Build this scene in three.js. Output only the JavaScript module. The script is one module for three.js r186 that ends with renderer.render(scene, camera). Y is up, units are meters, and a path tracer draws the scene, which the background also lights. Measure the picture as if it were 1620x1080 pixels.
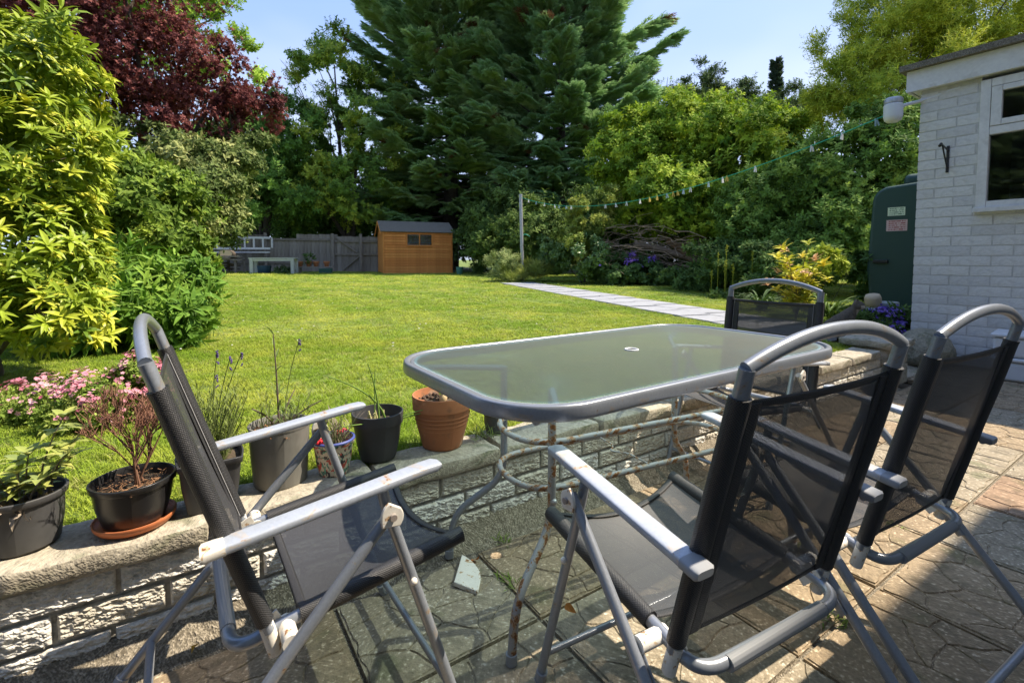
import * as THREE from 'three';
import { mergeGeometries } from 'three/addons/utils/BufferGeometryUtils.js';
import { MarchingCubes } from 'three/addons/objects/MarchingCubes.js';
import { RoundedBoxGeometry } from 'three/addons/geometries/RoundedBoxGeometry.js';

// ---------------------------------------------------------------- camera, sky, sun, exposure
// World axes: +x runs along the low garden wall, -z goes from the house over the patio to the lawn.
const scene = new THREE.Scene();
const EYE = 1.065, YAW = 0.5874;
const camera = new THREE.PerspectiveCamera(70.36, 1620 / 1080, 0.05, 400);
camera.position.set(0, EYE, 0);
camera.rotation.order = 'YXZ';
camera.rotation.y = -YAW;
camera.rotation.x = -3.07 * Math.PI / 180;
camera.setViewOffset(1620, 1080, 0, 88, 1620, 1080);     // vertical lens shift
camera.focus = 1.7;
camera.userData.fStop = 8;
scene.add(camera);

const SUN = new THREE.Vector3(0.528, 0.819, 0.224).normalize();
function makeSky() {
  const W = 512, H = 256, d = new Float32Array(W * H * 4);
  for (let j = 0; j < H; j++) for (let i = 0; i < W; i++) {
    const el = (j + 0.5) / H * Math.PI - Math.PI / 2, az = ((i + 0.5) / W - 0.5) * 2 * Math.PI;
    const x = Math.cos(el) * Math.cos(az), y = Math.sin(el), z = Math.cos(el) * Math.sin(az);
    const h = Math.max(0, y), k = Math.pow(1 - h, 2.6);
    const c = Math.max(0, x * SUN.x + y * SUN.y + z * SUN.z), glow = 0.26 * Math.pow(c, 2) + 0.35 * Math.pow(c, 24);
    let r = 0.20 + 0.48 * k + glow, g = 0.37 + 0.42 * k + glow * 0.97, b = 0.80 + 0.22 * k + glow * 0.9;
    const n = fbm(x * 2.2 + 3.1, y * 5.5 + 1.7, z * 2.2) , w = Math.max(0, n - 0.50) * 1.1 * Math.min(1, h * 4);
    r += (0.95 - r) * w; g += (0.97 - g) * w; b += (1.02 - b) * w;
    if (y < 0) { const t = Math.min(1, -y * 6); r += (0.16 - r) * t; g += (0.17 - g) * t; b += (0.12 - b) * t; }
    const o = (j * W + i) * 4, q = 0.69; d[o] = r * q; d[o + 1] = g * q; d[o + 2] = b * q; d[o + 3] = 1;
  }
  const t = new THREE.DataTexture(d, W, H, THREE.RGBAFormat, THREE.FloatType);
  t.mapping = THREE.EquirectangularReflectionMapping; t.magFilter = t.minFilter = THREE.LinearFilter; t.needsUpdate = true;
  return t;
}
scene.background = makeSky();
scene.environment = scene.background;
scene.environmentIntensity = 1;
const sun = new THREE.DirectionalLight(0xfff1dc, 5);
sun.position.copy(SUN).multiplyScalar(60);
sun.castShadow = true; sun.shadow.radius = 1;
sun.shadow.mapSize.set(4096, 4096);
Object.assign(sun.shadow.camera, { left: -35, right: 35, top: 35, bottom: -35, near: 1, far: 140 });
scene.add(sun); scene.add(sun.target);
const EXPOSURE = 2.0;

// ---------------------------------------------------------------- helpers
function mulberry(a) { return () => { a |= 0; a = a + 0x6D2B79F5 | 0; let t = Math.imul(a ^ a >>> 15, 1 | a); t = t + Math.imul(t ^ t >>> 7, 61 | t) ^ t; return ((t ^ t >>> 14) >>> 0) / 4294967296; }; }
function hsh(x, y, z) { let h = Math.imul(x, 374761393) ^ Math.imul(y, 668265263) ^ Math.imul(z, 2147483647 ^ 1274126177); h = Math.imul(h ^ h >>> 13, 1274126177); h = Math.imul(h ^ h >>> 15, 2246822519); return ((h ^ h >>> 16) >>> 0) / 4294967296; }
function vn(x, y, z) {
  const X = Math.floor(x), Y = Math.floor(y), Z = Math.floor(z); let a = x - X, b = y - Y, c = z - Z;
  a = a * a * (3 - 2 * a); b = b * b * (3 - 2 * b); c = c * c * (3 - 2 * c);
  const l = (p, q, t) => p + (q - p) * t;
  return l(l(l(hsh(X, Y, Z), hsh(X + 1, Y, Z), a), l(hsh(X, Y + 1, Z), hsh(X + 1, Y + 1, Z), a), b),
    l(l(hsh(X, Y, Z + 1), hsh(X + 1, Y, Z + 1), a), l(hsh(X, Y + 1, Z + 1), hsh(X + 1, Y + 1, Z + 1), a), b), c);
}
function fbm(x, y, z, o = 4) { let s = 0, a = 0.5, t = 0; for (let i = 0; i < o; i++) { s += a * vn(x, y, z); t += a; x = x * 2.03 + 17; y = y * 2.03 + 5; z = z * 2.03 + 11; a *= 0.5; } return s / t; }
const V = (x, y, z) => new THREE.Vector3(x, y, z);
const R = (d) => d * Math.PI / 180;
const lerp = (a, b, t) => a + (b - a) * t;
const clamp = (x, a, b) => Math.min(b, Math.max(a, x));
// metric ground grid seen from the house: d metres ahead, s metres per metre to the side
const CS = Math.cos(YAW), SN = Math.sin(YAW);
const spot = (px, d, y = 0) => { const s = (px - 810) / 766 * d; return V(CS * s + SN * d, y, -(-SN * s + CS * d)); };
const hgt = (py, d) => EYE + (411 - py) / 766 * d;
const lawnY = (x, z) => 0.285 + 0.0125 * Math.max(0, -z - 1.8);

const taken = {};
function numbered(n) { if (!(n in taken)) { taken[n] = 0; return n; } taken[n]++; return n + '_' + String(taken[n]).padStart(3, '0'); }
function shadowy(o) { o.castShadow = o.receiveShadow = true; return o; }
function thing(name, label, category, pos, turn = 0, group) {
  const o = new THREE.Group(); o.name = numbered(name); scene.add(o);
  if (pos) o.position.copy(pos); o.rotation.y = turn;
  o.userData = { label, category }; if (group) o.userData.group = group;
  return o;
}
function part(parent, name, geo, mat, label) {
  const g = Array.isArray(geo) ? merge(geo) : geo;
  const m = shadowy(new THREE.Mesh(g, mat)); m.name = name; if (label) m.userData.label = label; parent.add(m); return m;
}
function solo(name, label, category, geo, mat, pos, turn = 0, group) {
  const m = shadowy(new THREE.Mesh(Array.isArray(geo) ? merge(geo) : geo, mat)); m.name = numbered(name); scene.add(m);
  if (pos) m.position.copy(pos); m.rotation.y = turn; m.userData = { label, category }; if (group) m.userData.group = group; return m;
}
function structure(name, geo, mat) { const m = shadowy(new THREE.Mesh(Array.isArray(geo) ? merge(geo) : geo, mat)); m.name = name; m.userData.kind = 'structure'; scene.add(m); return m; }
function merge(list) {
  const l = list.filter(Boolean).map(g => { const q = g.index ? g.toNonIndexed() : g; for (const k of Object.keys(q.attributes)) if (!['position', 'normal', 'uv'].includes(k)) q.deleteAttribute(k); return q; });
  return l.length === 1 ? l[0] : mergeGeometries(l);
}
function copies(parent, name, geo, mat, mats, cols, kind = 'stuff') {
  const m = new THREE.InstancedMesh(geo, mat, mats.length); shadowy(m);
  mats.forEach((k, i) => m.setMatrixAt(i, k)); if (cols) cols.forEach((c, i) => m.setColorAt(i, c));
  m.name = name; if (kind) m.userData.kind = kind; parent.add(m); return m;
}
// uv in metres, projected on each face's main axis
function boxUV(g, s = 1) {
  g = g.index ? g.toNonIndexed() : g; const p = g.attributes.position, n = p.count, uv = new Float32Array(n * 2);
  const a = V(), b = V(), c = V(), e = V(), f = V();
  for (let i = 0; i < n; i += 3) {
    a.fromBufferAttribute(p, i); b.fromBufferAttribute(p, i + 1); c.fromBufferAttribute(p, i + 2);
    e.subVectors(b, a); f.subVectors(c, a); e.cross(f); const X = Math.abs(e.x), Y = Math.abs(e.y), Z = Math.abs(e.z);
    for (let k = 0; k < 3; k++) { const q = [a, b, c][k]; let u, v; if (Y >= X && Y >= Z) { u = q.x; v = q.z; } else if (X >= Z) { u = q.z; v = q.y; } else { u = q.x; v = q.y; } uv[(i + k) * 2] = u * s; uv[(i + k) * 2 + 1] = v * s; }
  }
  g.setAttribute('uv', new THREE.BufferAttribute(uv, 2)); return g;
}
const tr = (g, x = 0, y = 0, z = 0, rx = 0, ry = 0, rz = 0, order = 'XYZ') => { g.applyMatrix4(new THREE.Matrix4().compose(V(x, y, z), new THREE.Quaternion().setFromEuler(new THREE.Euler(rx, ry, rz, order)), V(1, 1, 1))); return g; };
const box = (w, h, d, x = 0, y = 0, z = 0) => boxUV(tr(new THREE.BoxGeometry(w, h, d), x, y, z));
const rbox = (w, h, d, x = 0, y = 0, z = 0, r = 0.006) => boxUV(tr(new RoundedBoxGeometry(w, h, d, 2, r), x, y, z));
// board between two points
function bar(a, b, w, t, up = V(0, 1, 0)) {
  const d = V().subVectors(b, a), L = d.length(); d.normalize(); const x = V().crossVectors(up, d); if (x.lengthSq() < 1e-6) x.set(1, 0, 0); x.normalize(); const y = V().crossVectors(d, x);
  const g = boxUV(new THREE.BoxGeometry(w, t, L)); g.applyMatrix4(new THREE.Matrix4().makeBasis(x, y, d).setPosition(V().addVectors(a, b).multiplyScalar(0.5))); return g;
}
// polyline with rounded bends
function bend(pts, r = 0.05, n = 6, closed = false) {
  const out = [], N = pts.length;
  for (let i = 0; i < N; i++) {
    if (!closed && (i === 0 || i === N - 1)) { out.push(pts[i].clone()); continue; }
    const p = pts[(i - 1 + N) % N], q = pts[i], s = pts[(i + 1) % N], a = V().subVectors(p, q), b = V().subVectors(s, q);
    const ra = Math.min(r, a.length() * 0.48), rb = Math.min(r, b.length() * 0.48); a.setLength(ra); b.setLength(rb);
    const A = V().addVectors(q, a), B = V().addVectors(q, b);
    for (let k = 0; k <= n; k++) { const t = k / n; out.push(A.clone().multiplyScalar((1 - t) * (1 - t)).addScaledVector(q, 2 * t * (1 - t)).addScaledVector(B, t * t)); }
  }
  return out;
}
// swept tube: half widths rx (along side), ry (along up); radius may be a function of t
function sweep(pts, rx, ry = rx, { seg = 10, side = null, closed = false, cap = true, sq = 1 } = {}) {
  const N = pts.length, pos = [], nor = [], uv = [], idx = []; let L = 0; const T = [], S = [];
  for (let i = 0; i < N; i++) { const a = pts[closed ? (i - 1 + N) % N : Math.max(0, i - 1)], b = pts[closed ? (i + 1) % N : Math.min(N - 1, i + 1)]; T.push(V().subVectors(b, a).normalize()); }
  let s = side ? side.clone() : (Math.abs(T[0].y) < 0.9 ? V(0, 1, 0).cross(T[0]) : V(1, 0, 0).cross(T[0]));
  for (let i = 0; i < N; i++) { s = (side ? side.clone() : s.clone()); s.addScaledVector(T[i], -s.dot(T[i])); if (s.lengthSq() < 1e-9) s.set(T[i].z, 0, -T[i].x); s.normalize(); S.push(s); }
  const M = closed ? N + 1 : N;
  for (let i = 0; i < M; i++) {
    const q = pts[i % N], t = T[i % N], a = S[i % N], b = V().crossVectors(t, a); if (i) L += q.distanceTo(pts[(i - 1) % N]);
    const k = i / (M - 1), X = typeof rx === 'function' ? rx(k) : rx, Y = typeof ry === 'function' ? ry(k) : ry;
    for (let j = 0; j <= seg; j++) {
      const w = j / seg * Math.PI * 2, c0 = Math.cos(w), d0 = Math.sin(w), c = sq === 1 ? c0 : Math.sign(c0) * Math.pow(Math.abs(c0), sq), d = sq === 1 ? d0 : Math.sign(d0) * Math.pow(Math.abs(d0), sq);
      pos.push(q.x + a.x * c * X + b.x * d * Y, q.y + a.y * c * X + b.y * d * Y, q.z + a.z * c * X + b.z * d * Y);
      const e = sq === 1 ? 1 : 2 / sq - 1, n = a.clone().multiplyScalar(Math.sign(c) * Math.pow(Math.abs(c), e) / X).addScaledVector(b, Math.sign(d) * Math.pow(Math.abs(d), e) / Y).normalize(); nor.push(n.x, n.y, n.z); uv.push(j / seg * 2 * Math.PI * (X + Y) / 2, L);
    }
  }
  const r = seg + 1;
  for (let i = 0; i < M - 1; i++) for (let j = 0; j < seg; j++) { const a = i * r + j, b = a + r; idx.push(a, a + 1, b, b, a + 1, b + 1); }
  if (cap && !closed) for (const e of [0, N - 1]) {
    const c0 = pos.length / 3, n = T[e].clone().multiplyScalar(e ? 1 : -1); pos.push(pts[e].x, pts[e].y, pts[e].z); nor.push(n.x, n.y, n.z); uv.push(0, 0);
    for (let j = 0; j <= seg; j++) { const o = (e * r + j) * 3; pos.push(pos[o], pos[o + 1], pos[o + 2]); nor.push(n.x, n.y, n.z); uv.push(0.01, 0.01); }
    for (let j = 0; j < seg; j++) e ? idx.push(c0, c0 + 1 + j, c0 + 2 + j) : idx.push(c0, c0 + 2 + j, c0 + 1 + j);
  }
  const g = new THREE.BufferGeometry(); g.setAttribute('position', new THREE.Float32BufferAttribute(pos, 3)); g.setAttribute('normal', new THREE.Float32BufferAttribute(nor, 3)); g.setAttribute('uv', new THREE.Float32BufferAttribute(uv, 2)); g.setIndex(idx);
  return g;
}
const rod = (a, b, r, seg = 8, r2 = r) => sweep([a, b], r === r2 ? r : (t) => lerp(r, r2, t), r === r2 ? r : (t) => lerp(r, r2, t), { seg });
function fromTris(pos, uv) { const g = new THREE.BufferGeometry(); g.setAttribute('position', new THREE.Float32BufferAttribute(pos, 3)); if (uv) g.setAttribute('uv', new THREE.Float32BufferAttribute(uv, 2)); else g.setAttribute('uv', new THREE.Float32BufferAttribute(new Float32Array(pos.length / 3 * 2), 2)); g.computeVertexNormals(); return g; }
// rough stone block: a box whose faces are pushed about by noise; edges rounded off
function roughBox(w, h, d, seg, amp, seed, rnd = 0.012, freq = 14) {
  const g = new THREE.BoxGeometry(w, h, d, seg[0], seg[1], seg[2]), p = g.attributes.position, q = V();
  for (let i = 0; i < p.count; i++) {
    q.fromBufferAttribute(p, i); const ax = Math.max(0, Math.abs(q.x) - w / 2 + rnd), ay = Math.max(0, Math.abs(q.y) - h / 2 + rnd), az = Math.max(0, Math.abs(q.z) - d / 2 + rnd), l = Math.hypot(ax, ay, az);
    if (l > rnd) { const k = rnd / l; q.x -= Math.sign(q.x) * ax * (1 - k); q.y -= Math.sign(q.y) * ay * (1 - k); q.z -= Math.sign(q.z) * az * (1 - k); }
    const f = freq; q.x += (fbm(q.x * f + seed, q.y * f, q.z * f, 3) - 0.5) * amp * 2; q.y += (fbm(q.x * f, q.y * f + seed, q.z * f + 9, 3) - 0.5) * amp * 2; q.z += (fbm(q.x * f + 4, q.y * f + 7, q.z * f + seed, 3) - 0.5) * amp * 2;
    p.setXYZ(i, q.x, q.y, q.z);
  }
  g.computeVertexNormals(); return boxUV(g);
}

// ---------------------------------------------------------------- textures and materials
const RNDT = mulberry(7);
function tex(size, fn, { repeat = 1, srgb = true } = {}) {
  const d = new Uint8Array(size * size * 4);
  for (let j = 0; j < size; j++) for (let i = 0; i < size; i++) { const c = fn(i / size, j / size, i, j), o = (j * size + i) * 4; d[o] = clamp(c[0], 0, 1) * 255; d[o + 1] = clamp(c[1], 0, 1) * 255; d[o + 2] = clamp(c[2], 0, 1) * 255; d[o + 3] = c.length > 3 ? clamp(c[3], 0, 1) * 255 : 255; }
  const t = new THREE.DataTexture(d, size, size); t.wrapS = t.wrapT = THREE.RepeatWrapping; t.magFilter = THREE.LinearFilter; t.minFilter = THREE.LinearMipmapLinearFilter; t.generateMipmaps = true; t.repeat.set(repeat, repeat); if (srgb) t.colorSpace = THREE.SRGBColorSpace; t.needsUpdate = true; return t;
}
// tileable noise on the unit square
function tn(u, v, f, o = 4, s = 0) { const a = u * 2 * Math.PI, b = v * 2 * Math.PI, r = f / 6.283; return fbm4(Math.cos(a) * r + s, Math.sin(a) * r, Math.cos(b) * r + s * 1.7, Math.sin(b) * r, o); }
function fbm4(x, y, z, w, o) { let s = 0, a = 0.5, t = 0; for (let i = 0; i < o; i++) { s += a * (vn(x + w * 0.71, y - w * 0.37, z + w * 0.53) * 0.5 + vn(x * 0.8 + 31, y * 0.9 + z * 0.43, w + 13) * 0.5); t += a; x *= 2.1; y *= 2.1; z *= 2.1; w *= 2.1; a *= 0.5; } return clamp((s / t - 0.5) * 1.5 + 0.5, 0, 1); }
const toS = (c) => c <= 0.0031308 ? 12.92 * c : 1.055 * Math.pow(c, 1 / 2.4) - 0.055;
const L3 = (r, g, b) => [toS(r), toS(g), toS(b)];
const mix3 = (a, b, t) => [lerp(a[0], b[0], t), lerp(a[1], b[1], t), lerp(a[2], b[2], t)];
const col = (r, g, b) => new THREE.Color().setRGB(r, g, b);
const std = (o) => new THREE.MeshStandardMaterial(o);

const TX = {};
TX.stone = tex(512, (u, v) => { const a = tn(u, v, 5), b = tn(u, v, 30, 3, 5), c = tn(u, v, 90, 2, 9); let q = mix3(L3(0.30, 0.265, 0.20), L3(0.46, 0.42, 0.33), a); q = mix3(q, L3(0.20, 0.175, 0.13), clamp((b - 0.56) * 3, 0, 0.7)); return mix3(q, L3(0.13, 0.14, 0.08), clamp((tn(u, v, 9, 3, 21) - 0.58) * 3.5, 0, 0.65)).map(x => x * (0.86 + 0.28 * c)); }, { repeat: 1.6 });
TX.stoneB = tex(512, (u, v) => { const a = tn(u, v, 40, 4, 2), b = tn(u, v, 120, 2, 3); const k = 0.6 * a + 0.4 * b; return [k, k, k]; }, { repeat: 2.4, srgb: false });
TX.brick = tex(512, (u, v) => { const a = tn(u, v, 7, 4, 3), c = tn(u, v, 80, 3, 9); let q = mix3(L3(0.54, 0.52, 0.47), L3(0.68, 0.665, 0.62), a); q = mix3(q, L3(0.32, 0.295, 0.24), clamp((tn(u, v, 14, 4, 12) - 0.60) * 3.2, 0, 0.5)); return q.map(x => x * (0.84 + 0.3 * c)); }, { repeat: 2.2 });
TX.slab = tex(1024, (u, v) => { const a = tn(u, v, 6, 4, 4), b = tn(u, v, 160, 2, 8), c = tn(u, v, 26, 3, 17); let q = mix3(L3(0.235, 0.195, 0.135), L3(0.36, 0.31, 0.225), a); q = mix3(q, L3(0.15, 0.13, 0.09), clamp((c - 0.52) * 2.6, 0, 0.6)); q = mix3(q, L3(0.13, 0.135, 0.07), clamp((tn(u, v, 11, 4, 33) - 0.6) * 4, 0, 0.55)); q = mix3(q, L3(0.50, 0.46, 0.38), clamp((b - 0.66) * 4, 0, 0.75)); return q.map(x => x * (0.80 + 0.36 * b)); }, { repeat: 0.9 });
TX.slabB = tex(512, (u, v) => { const k = 0.5 * tn(u, v, 60, 3, 2) + 0.5 * tn(u, v, 170, 2, 6); return [k, k, k]; }, { repeat: 2.2, srgb: false });
TX.gravel = tex(512, (u, v) => { const a = tn(u, v, 130, 2, 4), b = tn(u, v, 30, 3, 7); return mix3(L3(0.10, 0.085, 0.06), L3(0.40, 0.35, 0.27), clamp((a - 0.3) * 1.7 + (b - 0.5) * 0.5, 0, 1)); }, { repeat: 2.5 });
TX.soil = tex(256, (u, v) => mix3(L3(0.03, 0.022, 0.014), L3(0.10, 0.075, 0.045), tn(u, v, 40, 4, 1)), { repeat: 3 });
TX.lawn = tex(1024, (u, v) => { const a = tn(u, v, 5, 4, 2), b = tn(u, v, 90, 3, 6), c = tn(u, v, 22, 3, 14); let q = mix3(L3(0.075, 0.12, 0.012), L3(0.14, 0.19, 0.026), a); q = mix3(q, L3(0.19, 0.20, 0.055), clamp((c - 0.55) * 2.5, 0, 0.55)); return q.map(x => x * (0.70 + 0.55 * b)); }, { repeat: 0.35 });
TX.paint = tex(512, (u, v) => { const a = tn(u, v, 8, 4, 3), b = tn(u, v, 60, 3, 9); let q = mix3(L3(0.60, 0.59, 0.565), L3(0.70, 0.69, 0.665), a); q = mix3(q, L3(0.42, 0.40, 0.36), clamp((tn(u, v, 18, 4, 30) - 0.66) * 2.4, 0, 0.35)); return q.map(x => x * (0.94 + 0.1 * b)); }, { repeat: 0.8 });
// painted tube with rust spots: u round the tube, v along it (metres)
const rustTex = (amt, base, seed, rep = 3) => tex(512, (u, v) => {
  const a = tn(u, v, 16, 4, seed), b = tn(u, v, 60, 3, seed + 4), c = tn(u, v, 130, 2, seed + 8), d = tn(u, v, 9, 3, seed + 15);
  let q = mix3(base.map(x => x * 0.93), base, d); const e = clamp((0.6 * a + 0.4 * b - (0.80 - amt)) * 12, 0, 1), stain = clamp((a - (0.76 - amt)) * 5, 0, 0.55);
  q = mix3(q, L3(0.42, 0.24, 0.09), stain * clamp(amt * 6, 0, 1)); q = mix3(q, mix3(L3(0.10, 0.035, 0.012), L3(0.33, 0.13, 0.035), c), e); return q.map(x => x * (0.95 + 0.1 * c));
}, { repeat: rep });
TX.tube = rustTex(0.10, L3(0.275, 0.30, 0.34), 3);
TX.tubeRust = rustTex(0.25, L3(0.32, 0.32, 0.325), 11, 4);
TX.capRust = rustTex(0.17, L3(0.74, 0.70, 0.62), 19, 6);
TX.weave = tex(64, (u, v, i, j) => { const x = (i % 16) / 16, y = (j % 16) / 16, o = (Math.floor(j / 16) % 2) ? (((i + 8) % 16) / 16) : x; const hole = (Math.abs(o - 0.5) < 0.16 && Math.abs(y - 0.5) < 0.18) ? 0 : 1; return [hole, hole, hole]; }, { repeat: 100, srgb: false });
TX.cloth = tex(128, (u, v, i, j) => { const k = 0.55 + 0.45 * (((i >> 2) + (j >> 2)) % 2) * 0.6 + 0.2 * (RNDT() - 0.5); return [k, k, k]; }, { repeat: 13, srgb: false });
TX.sleeve = tex(128, (u, v, i, j) => { const k = (((i >> 2) + (j >> 2)) % 2) ? 0.030 + 0.03 * RNDT() : 0.009; return L3(k, k, k * 1.06); }, { repeat: 13 });
TX.concrete = tex(512, (u, v) => { const a = tn(u, v, 6, 4, 41), b = tn(u, v, 90, 3, 44); return mix3(L3(0.225, 0.235, 0.255), L3(0.325, 0.34, 0.365), a).map(x => x * (0.9 + 0.2 * b)); }, { repeat: 0.7 });
TX.wood = (a, b, rep = 1, s = 0) => tex(256, (u, v) => { const g = tn(u, v * 0.12, 50, 3, s), w = tn(u, v, 6, 3, s + 6); return mix3(a, b, clamp(g * 0.65 + w * 0.45, 0, 1)); }, { repeat: rep });
TX.grey = TX.wood(L3(0.13, 0.112, 0.09), L3(0.33, 0.295, 0.25), 1.2, 4);
TX.shed = TX.wood(L3(0.34, 0.125, 0.022), L3(0.56, 0.235, 0.055), 1.2, 8);
TX.terra = tex(256, (u, v) => { const a = tn(u, v, 6, 4, 2), b = tn(u, v, 40, 3, 5); let q = mix3(L3(0.30, 0.105, 0.042), L3(0.46, 0.19, 0.085), a); q = mix3(q, L3(0.20, 0.10, 0.05), clamp((b - 0.55) * 2.5, 0, 0.6)); return mix3(q, L3(0.55, 0.45, 0.36), clamp((tn(u, v, 12, 4, 31) - 0.68) * 4, 0, 0.5)); }, { repeat: 1 });
TX.drops = tex(512, (u, v) => { const k = 0.55 * tn(u, v, 70, 3, 4) + 0.45 * tn(u, v, 190, 1, 8); return [k, k, k]; }, { repeat: 5, srgb: false });
TX.dust = tex(512, (u, v) => { const k = tn(u, v, 150, 2, 3), a = tn(u, v, 7, 3, 6); return mix3(L3(0.52, 0.695, 0.715), L3(0.88, 0.91, 0.91), clamp((k - 0.66) * 8, 0, 1) * clamp(a * 2.2 - 0.6, 0.12, 1)); }, { repeat: 3 });
TX.bark = TX.wood(L3(0.045, 0.036, 0.027), L3(0.15, 0.12, 0.09), 2, 12);
TX.painted = tex(256, (u, v) => { const n = tn(u, v, 12, 2, 5), m = tn(u, v, 12, 2, 15), k = tn(u, v, 14, 2, 25); let q = L3(0.60, 0.50, 0.36); if (n > 0.60) q = L3(0.10, 0.30, 0.20); if (m > 0.64) q = L3(0.05, 0.04, 0.04); if (k > 0.66) q = L3(0.50, 0.08, 0.05); return q; }, { repeat: 4 });

const M = {
  slab: std({ map: TX.slab, bumpMap: TX.slabB, bumpScale: 0.0035, roughness: 0.93 }),
  slab2: std({ map: TX.slab, bumpMap: TX.slabB, bumpScale: 0.0035, roughness: 0.93, color: col(1.0, 0.90, 0.80) }),
  slabRed: std({ map: TX.slab, bumpMap: TX.slabB, bumpScale: 0.0035, roughness: 0.93, color: col(1.0, 0.80, 0.72) }),
  gravel: std({ map: TX.gravel, bumpMap: TX.gravel, bumpScale: 0.012, roughness: 1 }),
  soil: std({ map: TX.soil, bumpMap: TX.soil, bumpScale: 0.02, roughness: 1 }),
  stone: std({ map: TX.stone, bumpMap: TX.stoneB, bumpScale: 0.006, roughness: 0.95 }),
  brickA: std({ map: TX.brick, bumpMap: TX.stoneB, bumpScale: 0.003, roughness: 0.95 }),
  brickB: std({ map: TX.brick, bumpMap: TX.stoneB, bumpScale: 0.003, roughness: 0.95, color: col(0.86, 0.83, 0.76) }),
  mortar: std({ map: TX.brick, bumpMap: TX.stoneB, bumpScale: 0.004, roughness: 1, color: col(0.78, 0.76, 0.72) }),
  lawn: std({ map: TX.lawn, bumpMap: TX.lawn, bumpScale: 0.02, roughness: 1 }),
  path: std({ map: TX.concrete, bumpMap: TX.slabB, bumpScale: 0.002, roughness: 0.9 }),
  white: std({ map: TX.paint, roughness: 0.75 }),
  whiteBrick: std({ map: TX.paint, bumpMap: TX.stoneB, bumpScale: 0.004, roughness: 0.8 }),
  whiteBrick2: std({ map: TX.paint, bumpMap: TX.stoneB, bumpScale: 0.004, roughness: 0.8, color: col(0.9, 0.9, 0.91) }),
  tube: std({ map: TX.tube, roughness: 0.30, metalness: 0.35 }),
  tubeRust: std({ map: TX.tubeRust, roughness: 0.6, metalness: 0.15 }),
  armPaint: std({ map: TX.tube, roughness: 0.36, metalness: 0.15, color: col(1.5, 1.5, 1.5) }),
  capRust: std({ map: TX.capRust, roughness: 0.7 }),
  capGrey: std({ color: col(0.26, 0.275, 0.295), roughness: 0.55 }),
  sling: std({ color: col(0.042, 0.043, 0.047), roughness: 0.5, alphaMap: TX.weave, transparent: true, side: THREE.DoubleSide }),
  sleeve: std({ map: TX.sleeve, bumpMap: TX.cloth, bumpScale: 0.0016, roughness: 0.5 }),
  stitch: std({ color: col(0.35, 0.35, 0.35), roughness: 0.9 }),
  glass: new THREE.MeshPhysicalMaterial({ map: TX.dust, roughness: 0.86, transmission: 1, thickness: 0, ior: 1.5, specularIntensity: 0.15, bumpMap: TX.drops, bumpScale: 0.0006 }),
  pane: new THREE.MeshPhysicalMaterial({ color: col(0.8, 0.84, 0.83), roughness: 0.03, transmission: 1, thickness: 0, ior: 1.85 }),
  black: std({ color: col(0.014, 0.014, 0.015), roughness: 0.45 }),
  dark: std({ color: col(0.012, 0.012, 0.012), roughness: 0.9 }),
  potGrey: std({ map: TX.paint, color: col(0.105, 0.107, 0.112), roughness: 0.6 }),
  potTall: std({ map: TX.paint, color: col(0.24, 0.235, 0.215), roughness: 0.55 }),
  potBlack: std({ color: col(0.018, 0.018, 0.019), roughness: 0.32 }),
  potDark: std({ map: TX.paint, color: col(0.062, 0.063, 0.07), roughness: 0.5 }),
  terra: std({ map: TX.terra, roughness: 0.9 }),
  saucer: std({ map: TX.terra, color: col(1.25, 1.0, 0.8), roughness: 0.6 }),
  painted: std({ map: TX.painted, roughness: 0.5 }),
  greyWood: std({ map: TX.grey, roughness: 0.95 }),
  greyWood2: std({ map: TX.grey, roughness: 0.95, color: col(0.82, 0.8, 0.78) }),
  shedWood: std({ map: TX.shed, roughness: 0.8, color: col(1.2, 1.05, 0.85) }),
  shedWood2: std({ map: TX.shed, roughness: 0.8, color: col(1.35, 1.3, 1.2) }),
  felt: std({ map: TX.gravel, color: col(0.85, 0.87, 0.92), roughness: 1 }),
  bark: std({ map: TX.bark, bumpMap: TX.bark, bumpScale: 0.02, roughness: 1 }),
  twig: std({ color: col(0.13, 0.10, 0.075), roughness: 1 }),
  alu: std({ color: col(0.55, 0.56, 0.58), roughness: 0.4, metalness: 0.6 }),
  galv: std({ color: col(0.42, 0.43, 0.44), roughness: 0.45, metalness: 0.6 }),
  tank: std({ color: col(0.018, 0.055, 0.042), roughness: 0.5 }),
  line: std({ color: col(0.0, 0.30, 0.19), roughness: 0.5 }),
  pegWhite: std({ color: col(0.75, 0.75, 0.72), roughness: 0.6 }),
  pegYellow: std({ color: col(0.75, 0.52, 0.10), roughness: 0.6 }),
  pegBlue: std({ color: col(0.28, 0.40, 0.46), roughness: 0.6 }),
  plasticWhite: std({ color: col(0.62, 0.64, 0.66), roughness: 0.5 }),
  ceramic: std({ map: TX.capRust, color: col(1.05, 1.08, 1.12), roughness: 0.5 }),
};
const leafMat = (t = 0.35, rough = 0.6) => new THREE.MeshPhysicalMaterial({ color: 0xffffff, roughness: rough, transmission: t, thickness: 0, specularIntensity: 0.35, side: THREE.DoubleSide });
M.leaf = leafMat(0.32, 0.85); M.leafGloss = std({ color: 0xffffff, roughness: 0.42, side: THREE.DoubleSide }); M.grass = leafMat(0.35, 0.9); M.needle = leafMat(0.45, 0.9);

// ---------------------------------------------------------------- ground, patio, lawn
structure('ground', boxUV(tr(new THREE.PlaneGeometry(240, 240), 0, -0.05, -20, -Math.PI / 2)), M.soil);
structure('patio_bed', box(12.5, 0.04, 4.2, 3.75, -0.034, 0.58), M.gravel);
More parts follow.
